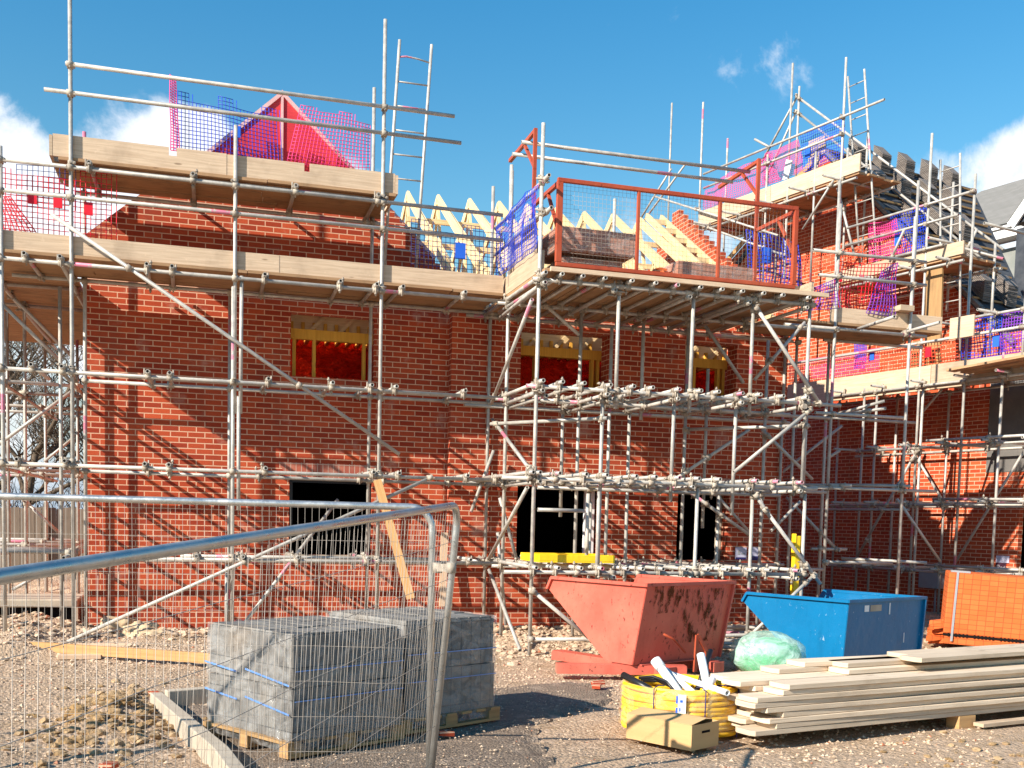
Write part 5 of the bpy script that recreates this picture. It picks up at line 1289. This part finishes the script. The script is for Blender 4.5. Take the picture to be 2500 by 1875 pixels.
for k in range(3):
    m.path([pp(1560+k*5,1655+k*3,8.55),pp(1595+k*6,1652+k*5,8.5),pp(1628+k*5,1664+k*6,8.4),pp(1652+k*3,1695+k*3,8.3)],.013,8)
tag(m.build('black_hose',M['black']),'loop of thin black hose curling inside the yellow coil','hose')
m=MB(); m.path([pp(1640,1640,8.6),pp(1655,1660,8.5),pp(1672,1702,8.3)],.007,6); tag(m.build('cable',M['black']),'thin dark cable between the white pipes in the coil','cable')
def card():
    c=V((3.42,6.80,.036)); e1=V((.47,-.88,0)).normalized(); e2=V((.88,.47,0)).normalized(); L=.60; w=.34; h=.185
    r=thing('cardboard_box','brown cardboard box with its lid slightly open, in front of the yellow coil','box',tuple(c)); o=c-e1*L
    m=MB(); t=.004; m.obox(o,e1*L,e2*t,V((0,0,h))); m.obox(o+e2*(w-t),e1*L,e2*t,V((0,0,h))); m.obox(o+e2*t,e1*t,e2*(w-2*t),V((0,0,h))); m.obox(o+e1*(L-t)+e2*t,e1*t,e2*(w-2*t),V((0,0,h))); m.obox(o+e1*t+e2*t,e1*(L-2*t),e2*(w-2*t),V((0,0,t))); m.build('carton',M['card'],r)
    z=V((0,0,h+.001)); m=MB(); m.obox(o+z,e1*(L*.995),e2*(w*.52)+V((0,0,.03)),V((0,0,t))); m.build('flap',M['card'],r); m=MB(); m.obox(o+z+e2*w,e1*(L*.9),e2*(-w*.50)+V((0,0,.018)),V((0,0,t))); m.build('flap',M['card'],r)
    m=MB(); m.obox(o+e1*(L+.0005)+e2*(w*.36)+V((0,0,h*.62)),e1*.001,e2*(w*.3),V((0,0,.018))); m.build('hand_hole',M['dark'],r)
card()

# ---------------------------------------------------------------- stack of scaffold boards on pallets
def board_stack():
    d=V((.978,.208,0)).normalized(); n=V((-d.y,d.x,0)); o=V((4.04,6.86,0)); R=random.Random(21); g='weathered scaffold boards in the big stack'
    z=.115; cnt=0
    base=None
    def one(off,row,z,L,lab,yaw=0,tilt=0):
        a=o+d*off+n*row+V((0,0,z)); dd=(d+n*yaw).normalized(); nn=V((-dd.y,dd.x,0)); m=MB(M=Matrix(((dd.x,nn.x,0,a.x),(dd.y,nn.y,0,a.y),(0,0,1,a.z),(0,0,0,1))),grain=(1,0,0))
        c=.04; b=len(m.v); prof=[(0,.0+c),(c*.6,0),(L-c*.6,0),(L,c),(L,.222-c),(L-c*.6,.222),(c*.6,.222),(0,.222-c)]
        lo=[V((x,y,0+tilt*x)) for x,y in prof]; hi=[V((x,y,.038+tilt*x)) for x,y in prof]; m.v+=lo+hi; k=len(prof); m.face(tuple(range(b+k,b+2*k))); m.face(tuple(range(b+k-1,b-1,-1)))
        for i in range(k): j=(i+1)%k; m.face((b+i,b+j,b+k+j,b+k+i))
        ob=m.build('scaffold_board',M['boardpale'],None,bevel=.003,origin=a); tag(ob,lab,'board',g); return ob
    for lay in range(8):
        for row in range(3):
            off=R.uniform(-.16,.16)+(.10 if row==2 else 0)
            if row==0: lab=['lowest','second lowest','third from the bottom','fourth from the bottom','fifth from the bottom','sixth from the bottom','seventh from the bottom','eighth from the bottom','ninth from the bottom'][lay]+' board in the front edge of the weathered board stack'
            else: lab='board inside the weathered board stack, only its left end showing'
            one(off,row*.232,z+lay*.0415,3.9,lab,R.uniform(-.012,.012))
    z+=8*.0415
    one(.20,-.01,z,3.9,'top board along the front edge of the weathered stack'); one(-.06,.24,z,3.9,'board in the middle row near the top, its left end furthest left'); one(.02,.47,z,3.9,'back row board near the top of the stack, behind the middle row board')
    z+=.0415
    one(.52,.45,z,3.9,'pale board lying third from the top at the back of the stack',.01); one(1.05,.22,z,3.9,'board lying over the middle row, its end near the centre of the stack',.005)
    z+=.0415
    one(.80,.46,z,3.9,'short end of a grey board angled across the back of the stack',-.05); one(1.12,.30,z,3.9,'wide pale board on the upper left of the pile top',.02)
    z+=.0415
    one(1.75,.10,z,3.9,'sunlit board on top of the pile, overlapping the others to the right',.035); one(1.85,.33,z,3.9,'topmost back board running out of the right frame edge',.02)
    bl=0
    for (a,r) in ((2.15,.0),(2.15,.42),(3.55,.05),(3.55,.45)):
        q=o+d*a+n*r; m=MB(M=Matrix(((d.x,n.x,0,q.x),(d.y,n.y,0,q.y),(0,0,1,0),(0,0,0,1)))); m.box(0,.20,0,.13,.0,.113)
        tag(m.build('timber_block',M['pallet']),['timber block propping the front of the board stack','hidden timber block behind the front one under the board stack','timber block propping the right end of the board stack','rear timber block at the right end of the board stack'][bl],'timber block'); bl+=1
    q=o+d*.75+n*.55; pallet('dark pallet just visible behind the left end of the board stack',q.x,q.y+.62,.25,1.0,.9,.03)
    m=MB(grain=d); q=o+d*2.3+n*-.12; m.obox(q+V((0,0,.03)),d*1.7,n*.10,V((0,0,.03))); m.obox(q+d*1.2+n*-.02+V((0,0,.062)),d*.09,n*.12,V((0,0,.06))); tag(m.build('broken_pallet_slat',M['board']),'broken pallet slat lying on the earth in front of the board stack','timber slat')
board_stack()

# ---------------------------------------------------------------- other site materials
rot=math.atan2(-.55,.76)
cxo,cyo=10.72,12.42
Mx=Matrix.Translation((cxo,cyo,.02))@Matrix.Rotation(rot,4,'Z')@Matrix.Rotation(math.radians(2.5),4,'Y')
def opack():
    r=thing('brick_pack','bright orange brick pack with slotted bottom course, at the right frame edge','brick pack',(cxo,cyo,.02)); w=1.06
    m=MB(M=Mx); m.box(-w/2,w/2,-.45,.45,.20,1.06); m.build('bricks',M['opack'],r,bevel=.02)
    b=MB(M=Mx); b.box(-w/2+.02,w/2-.02,-.43,.44,.06,.17); b.build('bricks',M['opack'],r)
    s=MB(M=Mx)
    for k in range(20):
        if k%7==6: continue
        x=-w/2+.06+k*.048; s.box(x,x+.022,-.447,-.40,.165,.235)
    s.box(-w/2+.005,w/2-.005,-.44,.44,.1705,.1995); s.build('slots',M['dark'],r)
    t=MB(M=Mx); t.box(-w/2+.10,-w/2+.13,-.462,-.458,.1,1.07); t.build('strap',M['greypl'],r)
    c=MB(M=Mx); c.box(-w/2+.03,-w/2+.28,-.40,-.2,1.062,1.085); c.build('corner_piece',M['greypl'],r)
opack()
m=MB(M=Mx); R=random.Random(3)
for k in range(26): a=R.uniform(-.5,.5); m.obox((-.62+R.uniform(-.10,.1),-.45+R.random()*.3,.0+R.random()*.28),V((math.cos(a),math.sin(a),.2))*.2,V((-math.sin(a),math.cos(a),0))*.1,V((0,0,.065)))
tag(m.build('loose_bricks',M['opack']),'broken orange bricks piled against the left side of the orange pack','bricks')
def greenbag():
    c=A(1872,1642,Z=.0); r=thing('plastic_bag','clear polythene sack full of crumpled green plastic, between the skips','bag',(c.x,c.y,0))
    def blob(sx,sy,sz,seed,amp,z0,nm,mat,k=4):
        bm=bmesh.new(); bmesh.ops.create_icosphere(bm,subdivisions=k,radius=1); m=MB()
        for v in bm.verts:
            n=v.co.normalized(); q=1+amp*noise.noise(n*2.3+V((seed,0,0)))+amp*.55*abs(noise.noise(n*6+V((0,seed,0))))+amp*.25*noise.noise(n*15)
            p=V((n.x*sx*q,n.y*sy*q,max(-.7,n.z)*sz*q)); m.v.append(V((c.x+p.x*.95-p.y*.2,c.y+p.y,z0+p.z)))
        for f in bm.faces: m.face([v.index for v in f.verts],0,True)
        bm.free(); m.build(nm,M[mat],r)
    blob(.38,.31,.23,1,.10,.17,'contents',"gbag"); blob(.44,.34,.27,5,.09,.20,'sack','bagclear')
greenbag()
# timber at the left
m=MB(grain=(1,0,0)); a=A(10,1590,Z=.03); b=A(512,1625,Z=.03); dv=(b-a); m.obox(a+V((0,0,.02)),dv,V((0,.06,0)),V((0,0,.11))); tag(m.build('timber_plank',M['fresh']),'long yellow pine plank lying on edge across the left gravel','plank')
def timb(lab,px,py,L,w,h,ang,mat='salmonwood',z=.0):
    c=A(px,py,Z=z); m=MB(grain=(math.cos(ang),math.sin(ang),0)); e=V((math.cos(ang),math.sin(ang),0)); n=V((-e.y,e.x,0)); m.obox(c+V((0,0,.02)),e*L,n*w,V((0,0,h))); return tag(m.build('timber_offcut',M[mat],None,bevel=.004),lab,'timber')
timb('thick sawn sleeper at the left frame edge behind the pine plank',-60,1572,.88,.22,.10,.03)
timb('pale timber baulk lying right of the sleeper, behind the pine plank',86,1550,.88,.2,.09,-.02,'salmonwood')
timb('short timber sole plate under the foot of the left scaffold pole',165,1590,.72,.24,.045,.02)
timb('short offcut poking out below the pine plank',140,1615,.45,.1,.05,.0,'salmonwood')
timb('long orange lath on the rubble behind the baulk',30,1505,1.1,.04,.05,-.06,'fresh',.05)
def slab():
    r=thing('concrete_slab','broken concrete slab bridging a dark hole at the left end of the house','concrete slab',(-2.4,15.9,0)); m=MB(); m.box(-3.1,-1.55,15.5,16.6,.34,.45); m.build('slab',M['concrete'],r,bevel=.02)
    m=MB(); m.box(-3.0,-1.6,15.62,15.7,.0,.335); m.build('void_shade',M['dark'],r); m=MB(); m.box(-3.1,-3.0,15.5,16.5,0,.338); m.box(-1.62,-1.55,15.5,16.5,0,.338); m.build('block',M['concrete'],r)  # hole under the slab is a near-black panel, its shade painted in
slab()
def sack(lab,px,py,sx,sy,sz,seed):
    c=A(px,py,Z=.08); bm=bmesh.new(); bmesh.ops.create_icosphere(bm,subdivisions=4,radius=1); m=MB()
    for v in bm.verts:
        n=v.co.normalized(); q=1+.45*noise.noise(n*1.8+V((seed,0,0)))+.18*noise.noise(n*6+V((0,seed,0)))+.07*noise.noise(n*14); m.v.append(V((c.x+n.x*sx*q,c.y+n.y*sy*q,.09+max(-.6,n.z)*sz*q)))
    for f in bm.faces: m.face([v.index for v in f.verts],0,True)
    bm.free(); tag(m.build('sack',M['sack']),lab,'sack','hessian sacks by the wall')
sack('slumped tan hessian sack at the foot of the wall, left one of three',290,1535,.30,.22,.15,2); sack('crumpled hessian sack at the foot of the wall, middle one of three',345,1545,.24,.2,.13,6); sack('small flat hessian sack at the foot of the wall, right one of three',375,1552,.26,.2,.09,9)
m=MB(grain=(0,0,1)); a=A(921,1172,Y=13.7); b=A(1003,1462,Y=13.2); m.beam(a,b,.03,.10,up=(0,1,0)); m.M=None
m=MB(grain=(b-a)); m.beam(a,b,.105,.035,up=(0,1,.3)); tag(m.build('leaning_plank',M['fresh']),'narrow pine plank leaning steeply against the front scaffold','plank')
m=MB(grain=(0,0,1)); a=A(1085,1300,Y=14.9); b=A(1080,1480,Y=14.8); m.beam(a,b,.10,.03,up=(0,1,.3)); tag(m.build('leaning_plank',M['salmonwood']),'pale plank standing against the brick wall behind the fence posts','plank')
# yellow plastic pieces
def ytray():
    z=BZ[0]+.10; r=thing('plastic_tray','yellow plastic mixing tray with spilt mortar on the lower scaffold tubes','tray',(4.6,13.0,z)); x0,x1,y0,y1=4.12,5.14,12.55,13.35; m=MB()
    m.box(x0,x1,y0,y1,z,z+.02); m.box(x0,x1,y0,y0+.03,z+.021,z+.10); m.box(x0,x1,y1-.03,y1,z+.021,z+.10); m.box(x0,x0+.03,y0+.031,y1-.031,z+.021,z+.10); m.box(x1-.03,x1,y0+.031,y1-.031,z+.021,z+.10)
    m.build('tray',M['yellow'],r,bevel=.004); m=MB(); R=random.Random(1)
    for k in range(16): x=R.uniform(x0+.2,x1-.5); y=R.uniform(y0+.2,y1-.2); m.box(x,x+R.uniform(.05,.16),y,y+.1,z+.021,z+.03+R.random()*.03)
    m.build('mortar',M['sack'],r)
ytray()
m=MB(); a=A(1940,1308,Y=13.3); m.box(a.x-.045,a.x+.045,13.2,13.29,0,a.z); m.box(a.x-.05,a.x-.03,13.19,13.3,a.z-.3,a.z+.03); tag(m.build('yellow_post',M['yellow'],bevel=.01),'upright yellow plastic post between the red skip and the blue skip','post')
# signs on the walls and the meter box
def wallsign(lab,pts,Y,mat,extra,name='wall_sign'):
    a=A(*pts[0],Y=Y); b=A(*pts[1],Y=Y); r=thing(name,lab,'sign',tuple(a)); m=MB(); m.box(a.x,b.x,Y,Y+.012,b.z,a.z); m.build('board',M[mat],r)
    for i,(u0,u1,v0,v1,mt) in enumerate(extra):
        e=MB(); e.box(a.x+(b.x-a.x)*u0,a.x+(b.x-a.x)*u1,Y-.003,Y-.0005,b.z+(a.z-b.z)*v0,b.z+(a.z-b.z)*v1); e.build('print',M[mt],r)
wallsign('lilac white sign with a navy band, left of the two on the brick corner',[(1796,1336),(1822,1366)],YW-STEP-.016,'signw',[(.05,.95,.0,.18,'signb'),(.2,.42,.4,.75,'greypl'),(.5,.85,.42,.52,'greypl')])
wallsign('second lilac sign with a deep navy lower half, nearest the wall corner',[(1828,1336),(1851,1368)],YW-STEP-.016,'signw',[(.0,1,.0,.32,'signb')])
def wsign():
    p=A(2432,1356,W=.02); q2=A(2461,1402,W=.02); t0=wt(p); t1=wt(q2); r=thing('wall_sign','dark purple sign with white lettering under a pale plate on the wing wall','sign',tuple(p)); m=MB(M=MWING)
    zt=p.z; zm=A(2432,1373,W=.02).z; zb=q2.z-.06
    m.box(-t0,-t1,-.02,-.003,zm,zt); m.build('plate',M['signw'],r); m=MB(M=MWING); m.box(-t0,-t1-.06,-.02,-.003,zb,zm-.004); m.build('board',M['signp'],r)
    for s,dx in (('Per',.10),('BEI',.0)):
        cu=bpy.data.curves.new('lettering','FONT'); cu.body=s; cu.size=.13; cu.extrude=.001; t0b=bpy.data.objects.new('tmp',cu); me=t0b.to_mesh().copy(); t0b.to_mesh_clear(); bpy.data.objects.remove(t0b); me.materials.append(M['signt']); ob=bpy.data.objects.new('lettering',me); COL.objects.link(ob)
        ob.parent=r; base=MWING@V((-t0+.03+dx*1.0,-.024,zm-.03)) if 0 else MWING@V((-t0+.02,-.024,zm-.13-(0 if s=='Per' else .13)))
        ob.matrix_world=Matrix.Translation(base)@(MWING.to_3x3().to_4x4())@Matrix.Rotation(math.pi/2,4,'X')
        ob.location=base-V(r['_o']); ob.rotation_euler=((MWING.to_3x3())@Matrix.Rotation(math.pi/2,3,'X')).to_euler()
wsign()
def meter():
    p=A(2243,1395,W=.3); q2=A(2290,1438,W=.3); t0=wt(p); t1=wt(q2); r=thing('meter_box','grey plastic meter box on a thin post before the wing wall','meter box',tuple(p)); m=MB(M=MWING); m.box(-t0,-t1,-.30,-.1,q2.z,p.z); m.build('box',M['greypl'],r,bevel=.01)
    m=MB(M=MWING); m.box(-t0+.02,-t1-.02,-.306,-.301,q2.z+.02,p.z-.02); m.build('door',M['greypl'],r); m=MB(M=MWING); m.tube((-(t0+t1)/2+.1,-.2,0),(-(t0+t1)/2+.1,-.2,q2.z),.02,8,False); m.build('post',M['greypl'],r)
meter()
# spare tubes lying on the ground behind the skips
R=random.Random(9)
for k in range(9):
    a=V((6.4+R.uniform(-.5,.6),12.6+R.uniform(-.5,.9),.05+.05*k*.6)); an=R.uniform(-.5,.35); b=a+V((math.cos(an),math.sin(an),R.uniform(-.02,.05)))*R.uniform(1.2,2.1); m=MB(); m.tube(a,b,.02415,10)
    tag(m.build('spare_tube',M['tube']),'spare scaffold tube lying in the jumble behind the two skips','scaffold tube','loose tubes dumped behind the skips')
# broken red brick pieces on the dark planings
for i,(px,py,lab) in enumerate(((1450,1672,'red brick fragment on the planings in front of the red skip'),(1465,1680,'flat broken tile piece beside the red brick fragment'),(400,1700,'red brick fragment at the corner of the kerb'),(1100,1790,'small red brick piece between the fence posts and the block packs'),(260,1868,'red brick fragment in the clay at the bottom left'))):
    c=A(px,py,Z=.05); m=MB(); a=i*1.1; e=V((math.cos(a),math.sin(a),.1)); m.obox(c+V((0,0,-.01)),e*.12,V((-e.y,e.x,0))*.08,V((0,0,.035))); tag(m.build('brick_fragment',M['brick']),lab,'brick fragment','stray brick fragments on the ground')
print('objects',len(bpy.data.objects))
